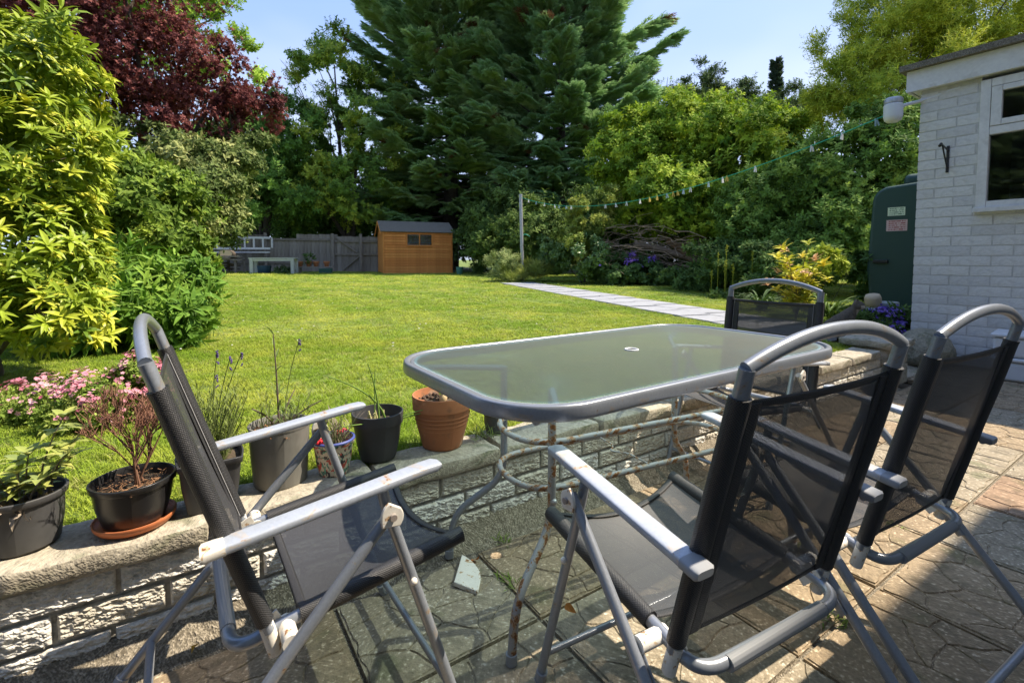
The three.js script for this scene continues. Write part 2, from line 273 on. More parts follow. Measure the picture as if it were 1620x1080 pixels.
// moulded slabs: irregular stones in relief, four moulds turned and tinted
function cellSlab(seed, S = 0.488) {
  const rnd = mulberry(seed), pts = [], n = 4, h = S / 2 - 0.004;
  for (let i = 0; i < n; i++) for (let j = 0; j < n; j++) if (rnd() > 0.16) pts.push([(-0.5 + (i + 0.5 + (rnd() - 0.5) * 0.95) / n) * S, (-0.5 + (j + 0.5 + (rnd() - 0.5) * 0.95) / n) * S]);
  const P = [];
  const tri = (a, b, c) => P.push(...a, ...b, ...c);
  for (const p of pts) {
    let poly = [[-h, -h], [h, -h], [h, h], [-h, h]];
    for (const q of pts) if (q !== p) {
      const mx = (p[0] + q[0]) / 2, my = (p[1] + q[1]) / 2, nx = q[0] - p[0], ny = q[1] - p[1], out = [];
      for (let i = 0; i < poly.length; i++) { const a = poly[i], b = poly[(i + 1) % poly.length], da = (a[0] - mx) * nx + (a[1] - my) * ny, db = (b[0] - mx) * nx + (b[1] - my) * ny; if (da <= 0) out.push(a); if (da * db < 0) { const t = da / (da - db); out.push([lerp(a[0], b[0], t), lerp(a[1], b[1], t)]); } }
      poly = out; if (!poly.length) break;
    }
    if (poly.length < 3) continue;
    let cx = 0, cy = 0; poly.forEach(q => { cx += q[0]; cy += q[1]; }); cx /= poly.length; cy /= poly.length;
    const ring = [];
    for (let i = 0; i < poly.length; i++) { const a = poly[i], b = poly[(i + 1) % poly.length], m = Math.max(1, Math.round(Math.hypot(a[0] - b[0], a[1] - b[1]) / 0.016)); for (let k = 0; k < m; k++) ring.push([lerp(a[0], b[0], k / m), lerp(a[1], b[1], k / m)]); }
    const wob = (q, s) => { const f = 11; let x = q[0] + (fbm(q[0] * f + seed, q[1] * f, 1.5, 3) - 0.5) * 0.055, y = q[1] + (fbm(q[0] * f, q[1] * f + seed, 7.5, 3) - 0.5) * 0.055; const dx = x - cx, dy = y - cy, l = Math.hypot(dx, dy); x -= dx / l * s; y -= dy / l * s; return [clamp(x, -h, h), clamp(y, -h, h)]; };
    const top = 0.0 + (rnd() - 0.5) * 0.0022, lo = -0.006, e0 = ring.map(q => wob(q, 0.0015)), e1 = ring.map(q => wob(q, 0.0052)), e2 = ring.map(q => wob(q, 0.022));
    for (let i = 0; i < ring.length; i++) {
      const j = (i + 1) % ring.length, A = [e0[i][0], lo, e0[i][1]], B = [e0[j][0], lo, e0[j][1]], C = [e1[i][0], top - 0.0012, e1[i][1]], D = [e1[j][0], top - 0.0012, e1[j][1]], E = [e2[i][0], top, e2[i][1]], F = [e2[j][0], top, e2[j][1]], O = [cx, top, cy];
      tri(A, C, B); tri(B, C, D); tri(C, E, D); tri(D, E, F); tri(E, O, F);
    }
  }
  const g = boxUV(fromTris(P)); const b = box(S, 0.034, S, 0, -0.0225, 0);
  return merge([g, b]);
}
{
  const patio = new THREE.Group(); patio.name = 'patio'; patio.userData.kind = 'structure'; scene.add(patio);
  const moulds = [11, 23, 37, 41, 53].map(s => cellSlab(s)), rnd = mulberry(5), uvShift = [];
  for (let i = -3; i < 15; i++) for (let j = -5; j < 3; j++) {
    const x0 = 0.34 + i * 0.5, v0 = 1.11 + j * 0.5; let w = 1; const cx = x0 + 0.25; let cv = v0 + 0.25;
    if (j === 0) { w = 0.78; cv = v0 + 0.195; }
    if (j > 0 && cx < 5.2) continue; if (cx > 6.5 && cv < 1.9) continue; if (cv > 2.2) continue; if (j === 0 && cx > 5.2) { w = 1; cv = v0 + 0.25; }
    const fwd = cx * SN + cv * CS, sd = cx * CS - cv * SN; if (fwd < 0.55 || sd < -fwd * 1.06 - 0.6 || sd > fwd * 1.06 + 0.6) continue;
    const red = (cx > 1.3 && cv < 0.6 && rnd() < 0.3);
    const m = part(patio, 'paving_slab', moulds[Math.floor(rnd() * 5)], red ? M.slabRed : rnd() < 0.5 ? M.slab : M.slab2);
    m.position.set(cx, (rnd() - 0.5) * 0.004, -cv); m.rotation.y = w === 1 ? Math.floor(rnd() * 4) * Math.PI / 2 : Math.floor(rnd() * 2) * Math.PI; m.rotation.x = (rnd() - 0.5) * 0.006; m.scale.z = w;
  }
}
// gritty mortar fillet along the foot of the wall
{
  const P = [], N = 260, K = 7, x0 = -1.6, x1 = 4.9, f = (i, k) => { const x = lerp(x0, x1, i / N), t = k / (K - 1), n = fbm(x * 9, t * 3, 3.3, 3) - 0.5, m = fbm(x * 45, t * 9, 8.1, 3) - 0.5; const v = 1.495 + t * 0.135 + n * 0.03 * (k === 0 ? 1 : 0.3); return [x, -0.012 + 0.066 * Math.pow(t, 1.5) + m * 0.016 + n * 0.02 * t, -v]; };
  for (let i = 0; i < N; i++) for (let k = 0; k < K - 1; k++) { const a = f(i, k), b = f(i + 1, k), c = f(i, k + 1), d = f(i + 1, k + 1); P.push(...a, ...b, ...c, ...b, ...d, ...c); }
  structure('gravel_strip', boxUV(fromTris(P)), M.gravel);
}
// lawn sheet, gently rising from the wall
{
  const P = [], UV = [], xs = [], vs = []; for (let i = 0; i <= 60; i++) xs.push(lerp(-30, 45, i / 60)); for (let j = 0; j <= 70; j++) vs.push(1.80 + 60 * Math.pow(j / 70, 2));
  const q = (x, v) => [x, lawnY(x, -v) + (fbm(x * 0.9, v * 0.9, 2.2, 3) - 0.5) * 0.03 * Math.min(1, (v - 1.8)), -v];
  for (let i = 0; i < 60; i++) for (let j = 0; j < 70; j++) { const a = q(xs[i], vs[j]), b = q(xs[i + 1], vs[j]), c = q(xs[i], vs[j + 1]), d = q(xs[i + 1], vs[j + 1]); if (xs[i] >= 5 && vs[j] < 2.2 && xs[i] < 8) continue; P.push(...a, ...b, ...c, ...b, ...d, ...c); }
  const g = fromTris(P); boxUV(g); structure('lawn', boxUV(g), M.lawn);
}
function grassTuft(n, h, spread, w, seed) {
  const rnd = mulberry(seed), P = [];
  for (let i = 0; i < n; i++) {
    const a = rnd() * 6.283, r = Math.sqrt(rnd()) * spread, x = Math.cos(a) * r, z = Math.sin(a) * r, b = rnd() * 6.283, l = h * (0.55 + 0.6 * rnd()), lean = 0.25 + rnd() * 0.9, dx = Math.cos(b), dz = Math.sin(b), px = -dz * w, pz = dx * w;
    const A = [x - px, -0.004, z - pz], B = [x + px, -0.004, z + pz], mx = x + dx * l * lean * 0.35, mz = z + dz * l * lean * 0.35, C = [mx - px * 0.8, l * 0.6, mz - pz * 0.8], D = [mx + px * 0.8, l * 0.6, mz + pz * 0.8], T = [x + dx * l * lean, l, z + dz * l * lean];
    P.push(...A, ...B, ...C, ...B, ...D, ...C, ...C, ...D, ...T);
  }
  return fromTris(P);
}
{
  const rnd = mulberry(99), zones = [[0.9, 2.6, 2300, 0.022, 1], [2.6, 4.5, 1300, 0.022, 1], [4.5, 8, 460, 0.024, 1.5], [8, 13, 170, 0.026, 2.2], [13, 21.5, 75, 0.03, 3.2]];
  const tufts = [grassTuft(16, 0.034, 0.035, 0.0014, 1), grassTuft(16, 0.034, 0.035, 0.0014, 2), grassTuft(14, 0.036, 0.035, 0.0015, 3)];
  const mats = [[], [], []], cols = [[], [], []], O = new THREE.Object3D();
  for (const [d0, d1, dens, h, sc] of zones) {
    const area = (d1 * d1 - d0 * d0) / 2 * 1.9, n = Math.floor(area * dens);
    for (let k = 0; k < n; k++) {
      const d = Math.sqrt(lerp(d0 * d0, d1 * d1, rnd())), s = lerp(-1.12, 0.78, rnd()) * d, x = CS * s + SN * d, v = -SN * s + CS * d;
      if (v < 1.79 || (x > 5.0 && v < 2.3)) continue;
      const pl = 5.0 + (v - 3.2) * 0.255 + 0.12, pr = pl + 1.02; if (x > pl && x < pr && v > 2.2 && v < 11.3) continue;
      const z = -v, w = Math.floor(rnd() * 3), patch = fbm(x * 1.3, v * 1.3, 5.5, 3), fine = fbm(x * 6, v * 6, 9.5, 2), stripe = 0.5 + 0.5 * Math.sin(x * 2 * Math.PI / 1.1);
      const big = v < 1.95 && fbm(x * 4, 3.3, 8.8, 2) > 0.45 ? 1.7 : 1;
      O.position.set(x, lawnY(x, z) - 0.004, z); O.rotation.set((rnd() - 0.5) * 0.3, rnd() * 6.283, (rnd() - 0.5) * 0.3); const q = sc * (0.8 + 0.5 * rnd()); O.scale.set(q, (h / 0.034) * (0.7 + 0.6 * rnd()) * big, q); O.updateMatrix(); mats[w].push(O.matrix.clone());
      const c = col(0.20, 0.315, 0.016).lerp(col(0.44, 0.47, 0.06), clamp((patch - 0.33) * 2.1 + (fine - 0.5) * 1.1 + (stripe - 0.5) * 0.3, 0, 1)); if (rnd() < 0.07) c.lerp(col(0.42, 0.38, 0.16), 0.7); c.multiplyScalar(0.8 + 0.4 * rnd()); cols[w].push(c);
    }
  }
  const grass = new THREE.Group(); grass.name = 'grass'; grass.userData = { kind: 'stuff', label: 'short mown sunlit grass of the lawn', category: 'grass' }; scene.add(grass);
  for (let w = 0; w < 3; w++) copies(grass, 'grass_blades', tufts[w], M.grass, mats[w], cols[w]);
  // daisies and clover heads
  const dm = [], daisy = merge([new THREE.CircleGeometry(0.009, 7).rotateX(-1.2).translate(0, 0.036, 0), new THREE.CircleGeometry(0.008, 7).rotateX(-1.2).rotateY(2.1).translate(0.002, 0.037, 0)]);
  for (let k = 0; k < 300; k++) { const d = 2.6 + 14 * Math.pow(rnd(), 0.8), s = lerp(-0.72, 0.30, rnd()) * d, x = CS * s + SN * d, v = -SN * s + CS * d; if (v < 2 || fbm(x * 0.5, v * 0.5, 4.1, 2) < 0.42) continue; O.position.set(x, lawnY(x, -v), -v); O.rotation.set(0, -YAW + (rnd() - 0.5), 0); O.scale.setScalar(0.5 + 0.5 * rnd()); O.updateMatrix(); dm.push(O.matrix.clone()); }
  const ds = copies(scene, 'daisies', daisy, std({ color: col(0.75, 0.75, 0.70), roughness: 0.8, side: THREE.DoubleSide }), dm); ds.userData = { kind: 'stuff', label: 'tiny white daisy heads scattered over the lawn', category: 'flowers' };
}
// paved path across the lawn
{
  const path = new THREE.Group(); path.name = 'garden_path'; path.userData.kind = 'structure'; scene.add(path); const rnd = mulberry(61);
  const g = [0, 1, 2].map(s => roughBox(0.50, 0.06, 0.588, [6, 1, 6], 0.002, s * 9.1, 0.004, 9));
  const a0 = Math.atan2(0.255, 1);
  for (let k = 0; k < 16; k++) for (const s of [0, 1]) { const v = 2.55 + k * 0.59 * Math.cos(a0), x = 5.0 + (v - 3.2) * 0.255 + 0.38 + s * 0.504; const m = part(path, 'path_slab', g[Math.floor(rnd() * 3)], M.path); m.position.set(x, lawnY(x, -v) - 0.008 + (rnd() - 0.5) * 0.006, -v); m.rotation.y = -a0 + (rnd() > 0.5 ? Math.PI : 0); }
}

// ---------------------------------------------------------------- low garden wall
{
  const wall = thing('retaining_wall', 'low garden wall of pale rock-faced bricks with stone coping between patio and lawn', 'wall');
  part(wall, 'mortar_core', box(6.6, 0.262, 0.17, 1.6, 0.121, -1.7225), M.mortar);
  // rock-faced bricks: fibrous split face on the patio side
  const rock = (w, h, seed) => {
    const P = [], nx = 64, ny = 20, d = 0.09, zf = d / 2;
    const f = (i, j) => {
      const x = (i / nx - 0.5) * w, y = (j / ny - 0.5) * h; const e = Math.min(1, Math.min(i, nx - i) / 1.6, Math.min(j, ny - j) / 1.4);
      const r = 1 - Math.abs(2 * fbm(x * 34 + seed, y * 130 + fbm(x * 26, y * 30, seed, 2) * 4.0, seed * 1.3, 3) - 1), b = fbm(x * 90, y * 220, seed + 4, 3);
      return [x, y, zf - 0.008 + e * (0.003 + 0.0095 * Math.pow(r, 1.6) + 0.0065 * (b - 0.5))];
    };
    for (let i = 0; i < nx; i++) for (let j = 0; j < ny; j++) { const a = f(i, j), b = f(i + 1, j), c = f(i, j + 1), e = f(i + 1, j + 1); P.push(...a, ...b, ...c, ...b, ...e, ...c); }
    return merge([boxUV(fromTris(P)), box(w, h, d - 0.014, 0, 0, -0.0075)]);
  };
  const bl = 0.236, ch = 0.0835, kinds = [1, 2, 3, 4, 5, 6].map(s => rock(bl - 0.011, ch - 0.011, s * 7.7)), half = rock(bl / 2 - 0.011, ch - 0.011, 77), rnd = mulberry(15);
  for (let r = 0; r < 3; r++) for (let k = 0; k < 28; k++) { const x = -1.68 + (k + 0.5) * bl + [0.065, -0.05, 0.08][r]; if (x > 4.86) continue; const m = part(wall, 'brick', kinds[Math.floor(rnd() * 6)], rnd() < 0.6 ? M.brickA : M.brickB); m.position.set(x, 0.002 + (r + 0.5) * ch, -1.668 + (rnd() - 0.5) * 0.004); if (rnd() < 0.5) m.rotation.z = Math.PI; }
  // coping stones
  const joints = [-1.55, -1.02, -0.49, 0.03, 0.53, 1.03, 1.57, 2.10, 2.62, 3.14, 3.68, 4.2, 4.74];
  for (let i = 0; i < joints.length - 1; i++) { const a = joints[i], b = joints[i + 1], L = b - a - 0.016; const m = part(wall, 'coping_stone', roughBox(L, 0.062, 0.215, [26, 5, 10], 0.009, i * 5.3 + 2, 0.014, 11), M.stone); m.position.set((a + b) / 2, 0.283 + (rnd() - 0.5) * 0.005, -1.712 + (rnd() - 0.5) * 0.012); m.rotation.y = (rnd() - 0.5) * 0.02; m.rotation.z = (rnd() - 0.5) * 0.008; }
  const pier = thing('wall_pier', 'stone pier with rough cap ending the low wall beyond the table', 'pier', V(5.0, 0, -1.74));
  part(pier, 'pier_block', [roughBox(0.40, 0.17, 0.36, [12, 6, 10], 0.008, 3, 0.015)].map(g => tr(g, 0, 0.085, 0)), M.stone); part(pier, 'pier_block', tr(roughBox(0.38, 0.15, 0.34, [12, 6, 10], 0.008, 8, 0.015), 0.005, 0.246, 0.004), M.stone);
  part(pier, 'cap_stone', tr(roughBox(0.46, 0.065, 0.42, [14, 4, 12], 0.011, 14, 0.018), 0.01, 0.352, 0), M.stone);
  // low edging of the bed by the outbuilding
  const edge = thing('stone_edging', 'low row of rough stones edging the shady bed behind the pier', 'edging');
  for (let i = 0; i < 6; i++) { const L = 0.32 + 0.08 * rnd(); const s = part(edge, 'edging_stone', roughBox(L, 0.15 + 0.05 * rnd(), 0.2, [10, 6, 8], 0.014, 40 + i * 3, 0.03), M.stone); s.position.set(5.95 + i * 0.36, 0.12, -2.27 + (rnd() - 0.5) * 0.05); }
  structure('border_soil', boxUV(tr(new THREE.BoxGeometry(2.6, 0.24, 3.4), 7.45, 0.16, -4.0)), M.soil);
  structure('step', box(0.95, 0.17, 0.42, 5.46, 0.085, -2.35), M.stone);
}

// ---------------------------------------------------------------- white outbuilding, right
{
  const FX = 6.5, V0 = 1.95, v1 = -1.6, top = 2.84, ob = thing('outbuilding', 'white painted brick outbuilding with flat roof and wooden framed window', 'building', V(FX, 0, 0));
  const winA = 1.47, winB = -0.1, sill = 1.575, head = 2.80;   // window opening (metres beyond the camera along the wall)
  const mort = std({ map: TX.paint, bumpMap: TX.stoneB, bumpScale: 0.004, roughness: 0.85, color: col(0.80, 0.80, 0.80) });
  part(ob, 'inner_shelf', [box(0.3, 0.03, 1.5, 0.9, 1.9, -0.7), box(0.2, 0.25, 0.2, 0.9, 2.04, -0.9), box(0.15, 0.35, 0.15, 0.9, 2.1, -0.5)], M.greyWood);
  part(ob, 'wall', [box(0.2, sill, V0 - v1 - 0.02, 0.0905, sill / 2, -(V0 + v1) / 2), box(0.2, top - sill, V0 - winA - 0.01, 0.0905, (top + sill) / 2, -(V0 + winA) / 2 + 0.005), box(0.2, top - sill, winB - v1, 0.0905, (top + sill) / 2, -(winB + v1) / 2), box(2.6, top, 0.2, 1.3, top / 2, -V0 + 0.112), box(2.6, top, 0.2, 1.3, top / 2, -v1), box(0.2, top, V0 - v1, 2.7, top / 2, -(V0 + v1) / 2)], mort);
  const ch = 0.1, bl = 0.305, g = [0, 1, 2, 3].map(s => roughBox(0.03, ch - 0.009, bl - 0.009, [1, 3, 8], 0.0022, s * 4.4 + 1, 0.004, 22)), cutG = {}, rnd = mulberry(8);
  for (let r = 0; r < 28; r++) { const y = 0.005 + (r + 0.5) * ch; if (y > top - 0.03) continue;
    for (let k = -1; k < 9; k++) { let a = V0 - (k + (r % 2) * 0.5) * bl, b = a - bl; a = Math.min(a, V0); if (a - b < 0.05 || a > V0 + 0.001) continue; if (b < 0.15) continue; if (y > sill && b < winA) { b = winA; if (a - b < 0.05) continue; }
      const L = a - b; const key = L.toFixed(2); const geo = Math.abs(L - bl) < 0.01 ? g[Math.floor(rnd() * 4)] : (cutG[key] ||= roughBox(0.03, ch - 0.009, L - 0.009, [1, 3, 5], 0.0022, L * 31, 0.004, 22));
      const m = part(ob, 'brick', geo, rnd() < 0.7 ? M.whiteBrick : M.whiteBrick2); m.position.set(0.001 + (rnd() - 0.5) * 0.003, y, -(a + b) / 2); } }
  const roof = part(ob, 'roof', [box(3.05, 0.06, V0 - v1 + 0.3, 1.38, 3.085, -(V0 + v1) / 2)], M.felt, 'dark felt roof edge');
  part(ob, 'fascia', [rbox(0.03, 0.215, V0 - v1 + 0.2, -0.075, 2.945, -(V0 + v1) / 2, 0.004), rbox(2.9, 0.215, 0.03, 1.37, 2.945, -V0 - 0.085, 0.004)], M.white);
  part(ob, 'soffit', box(2.9, 0.02, V0 - v1 + 0.12, 1.4, 2.852, -(V0 + v1) / 2), M.white);
  const win = new THREE.Group(); win.name = 'window'; ob.add(win);
  const wz = (a, b) => -(a + b) / 2, fr = (a, b, y0, y1, x = -0.005, t = 0.07) => rbox(t, y1 - y0, a - b, x, (y0 + y1) / 2, wz(a, b), 0.004);
  part(win, 'frame', [fr(winA, winA - 0.075, sill, head), fr(winB + 0.075, winB, sill, head), fr(winA - 0.077, winB + 0.077, head - 0.075, head), fr(winA - 0.077, winB + 0.077, sill, sill + 0.06), fr(winA - 0.077, winB + 0.077, 2.27, 2.345), fr(0.78, 0.70, sill + 0.062, 2.268)], M.white);
  part(win, 'casement', [fr(winA - 0.08, winA - 0.155, 2.35, head - 0.08, -0.02, 0.05), fr(winA - 0.157, winB + 0.08, 2.35, 2.405, -0.02, 0.05), fr(winA - 0.157, winB + 0.08, head - 0.13, head - 0.08, -0.02, 0.05)], M.white);
  part(win, 'sill', rbox(0.11, 0.045, winA - winB + 0.02, -0.03, sill - 0.0245, wz(winA, winB), 0.006), M.white);
  part(win, 'pane', box(0.006, 2.27 - sill - 0.06, winA - winB - 0.16, 0.005, (2.27 + sill + 0.06) / 2, wz(winA, winB)), M.pane);
  part(win, 'pane', box(0.006, head - 2.345 - 0.13, winA - winB - 0.24, -0.012, (head + 2.345) / 2 - 0.012, wz(winA, winB)), M.pane);
  // hanging basket bracket
  const hb0 = 1.5, hb = thing('wall_bracket', 'small black iron hanging bracket fixed to the white brick wall', 'bracket', V(FX - 0.018, 2.09, -1.70));
  part(hb, 'back_plate', rbox(0.012, 0.27, 0.024, 0, 0.0, 0, 0.003), M.black); part(hb, 'arm', [rod(V(-0.005, 0.09, 0), V(-0.19 * hb0, 0.115, 0.02), 0.008), rod(V(-0.19 * hb0, 0.115, 0.02), V(-0.215 * hb0, 0.09, 0.02), 0.014)], M.black); part(hb, 'brace', rod(V(-0.005, -0.09, 0), V(-0.16 * hb0, 0.105, 0.018), 0.007), M.black);
  // lamp on a pipe arm
  const lp = thing('wall_lamp', 'white cylindrical lamp hanging from a grey pipe arm at the outbuilding corner', 'lamp', V(6.24, 2.64, -2.10));
  part(lp, 'globe', new THREE.LatheGeometry([[0, -0.125], [0.05, -0.122], [0.075, -0.10], [0.084, -0.06], [0.084, 0.055], [0.078, 0.065], [0, 0.066]].map(p => new THREE.Vector2(...p)), 20), M.plasticWhite);
  part(lp, 'lamp_cap', new THREE.LatheGeometry([[0, 0.13], [0.07, 0.128], [0.082, 0.115], [0.082, 0.072], [0.079, 0.066], [0, 0.066]].map(p => new THREE.Vector2(...p)), 20), M.galv);
  part(lp, 'pipe_arm', sweep(bend([V(0.06, 0.03, 0.02), V(0.14, 0.07, 0.06), V(0.262, 0.105, 0.18), V(0.262, 0.155, 0.47)], 0.06, 6), 0.018), M.plasticWhite);
}
// the house behind the camera: its wall and eaves shade the near right corner of the patio
{
  const h = thing('house', 'rendered house wall standing behind the patio table', 'house', V(0, 0, 0));
  const render = std({ map: TX.paint, color: col(0.8, 0.77, 0.7), roughness: 0.95 });
  part(h, 'wall', [box(3.0, 4.8, 0.3, -4.8, 2.4, 1.2), box(7.2, 4.8, 0.3, 2.2, 2.4, 1.2), box(1.9, 2.6, 0.3, -2.35, 3.5, 1.2), box(0.3, 4.8, 6, 5.65, 2.4, 4.35), box(0.3, 4.8, 6, -6.15, 2.4, 4.35), box(12.1, 4.8, 0.3, -0.25, 2.4, 7.5)], render);
  part(h, 'roof', box(12.4, 0.2, 7.2, -0.17, 4.9, 4.41), M.felt); const d = part(h, 'door', box(0.06, 2.2, 1.0), M.white); d.rotation.y = Math.PI / 2; d.position.set(-2.35, 1.1, 1.2); const f2 = part(h, 'door', box(0.06, 2.2, 0.88), M.white); f2.rotation.y = Math.PI / 2; f2.position.set(-1.9 + 0.06, 1.1, 1.14);
}

// ---------------------------------------------------------------- garden table
{
  const T = 0.735, cx = 1.36, cv = 1.24, A = 0.796, B = 0.417, r = 0.2;
  const t = thing('garden_table', 'rectangular garden table with frosted glass top and grey rusting steel frame', 'table', V(cx, 0, -cv), 0.006);
  const ring = (a, b, rr, y, n = 12) => bend([V(-a, y, -b), V(a, y, -b), V(a, y, b), V(-a, y, b)], rr, n, true);
  const rimPts = (() => { const o = [], N = 14; for (const [sx, sz, a0] of [[1, -1, -90], [1, 1, 0], [-1, 1, 90], [-1, -1, 180]]) for (let k = 0; k <= N; k++) { const w = R(a0 + 90 * k / N); o.push(V(sx * (A - 0.012 - r) + r * Math.cos(w), T - 0.0205, sz * (B - 0.012 - r) + r * Math.sin(w))); } return o; })();
  part(t, 'rim', sweep(rimPts, 0.0115, 0.0205, { seg: 24, closed: true, sq: 0.62 }), M.tube);
  part(t, 'rim_lip', sweep(rimPts.map(p => V(p.x * (1 - 0.02 / A), T - 0.0095, p.z * (1 - 0.02 / B))), 0.011, 0.004, { seg: 8, closed: true }), M.tube);
  // glass with the parasol hole
  const sh = new THREE.Shape(); const a = A - 0.035, b = B - 0.035, q = r - 0.015;
  sh.moveTo(-a + q, -b); sh.lineTo(a - q, -b); sh.absarc(a - q, -b + q, q, -Math.PI / 2, 0); sh.lineTo(a, b - q); sh.absarc(a - q, b - q, q, 0, Math.PI / 2); sh.lineTo(-a + q, b); sh.absarc(-a + q, b - q, q, Math.PI / 2, Math.PI); sh.lineTo(-a, -b + q); sh.absarc(-a + q, -b + q, q, Math.PI, 1.5 * Math.PI);
  const hole = new THREE.Path(); hole.absarc(0, 0, 0.022, 0, Math.PI * 2, true); sh.holes.push(hole);
  part(t, 'glass_top', boxUV(tr(new THREE.ShapeGeometry(sh, 10), 0, T - 0.004, 0, -Math.PI / 2)), M.glass);
  part(t, 'hole_ring', tr(new THREE.TorusGeometry(0.023, 0.004, 8, 24), 0, T - 0.003, 0, Math.PI / 2), M.plasticWhite);
  // leg frame, standing a little askew under the top
  const base = (x, y, v) => { const w = R(-8); return V(1.28 - cx + x * Math.cos(w) - v * Math.sin(w), y, -(1.195 - cv + x * Math.sin(w) + v * Math.cos(w))); };
  for (const sx of [-1, 1]) for (const sv of [-1, 1]) {
    const x0 = sx * 0.40, v0 = sv * 0.165, leg = sweep(bend([base(x0, T - 0.042, v0), base(x0, 0.30, v0), base(x0 + sx * 0.16, 0.16, v0 + sv * 0.085), base(x0 + sx * 0.175, 0.012, v0 + sv * 0.09)], 0.07, 7), 0.0122, 0.0122, { seg: 12 });
    const l = part(t, 'leg', leg, sv * sx > 0 || sx > 0 ? M.tubeRust : M.tube); part(l, 'foot_cap', rod(base(x0 + sx * 0.175, 0.002, v0 + sv * 0.09), base(x0 + sx * 0.175, 0.03, v0 + sv * 0.09), 0.0155, 12), M.capGrey);
    for (const y of [0.505, 0.365]) part(t, 'bolt', tr(new THREE.SphereGeometry(0.009, 10, 6), ...base(x0, y, v0 + sv * 0.014).toArray()), M.galv);
    // under-top strut to the rim
    part(t, 'strut', sweep(bend([base(x0, T - 0.047, v0), V(sx * 0.60, T - 0.049, -sv * 0.30), V(sx * 0.70, T - 0.047, -sv * 0.34)], 0.04, 4), 0.010), M.tube);
  }
  const loop = (y, hx, hv, rr) => { const o = []; for (const [x, v] of [[-hx, -hv], [hx, -hv], [hx, hv], [-hx, hv]]) o.push(base(x, y, v)); return bend(o, rr, 10, true); };
  part(t, 'stretcher_ring', sweep(loop(0.525, 0.47, 0.147, 0.15), 0.0095, 0.0095, { seg: 10, closed: true }), M.tubeRust, 'rusty upper stretcher ring');
  part(t, 'stretcher_ring', sweep(loop(0.385, 0.47, 0.147, 0.15), 0.0095, 0.0095, { seg: 10, closed: true }), M.tubeRust, 'rusty lower stretcher ring');
  part(t, 'parasol_wire', [sweep(bend([base(-0.02, 0.394, 0.15), base(-0.02, 0.392, 0.03), base(-0.07, 0.392, 0.0), base(-0.02, 0.392, -0.04), base(-0.02, 0.394, -0.15)], 0.03, 5), 0.003, 0.003, { seg: 6 })], M.tubeRust);
}

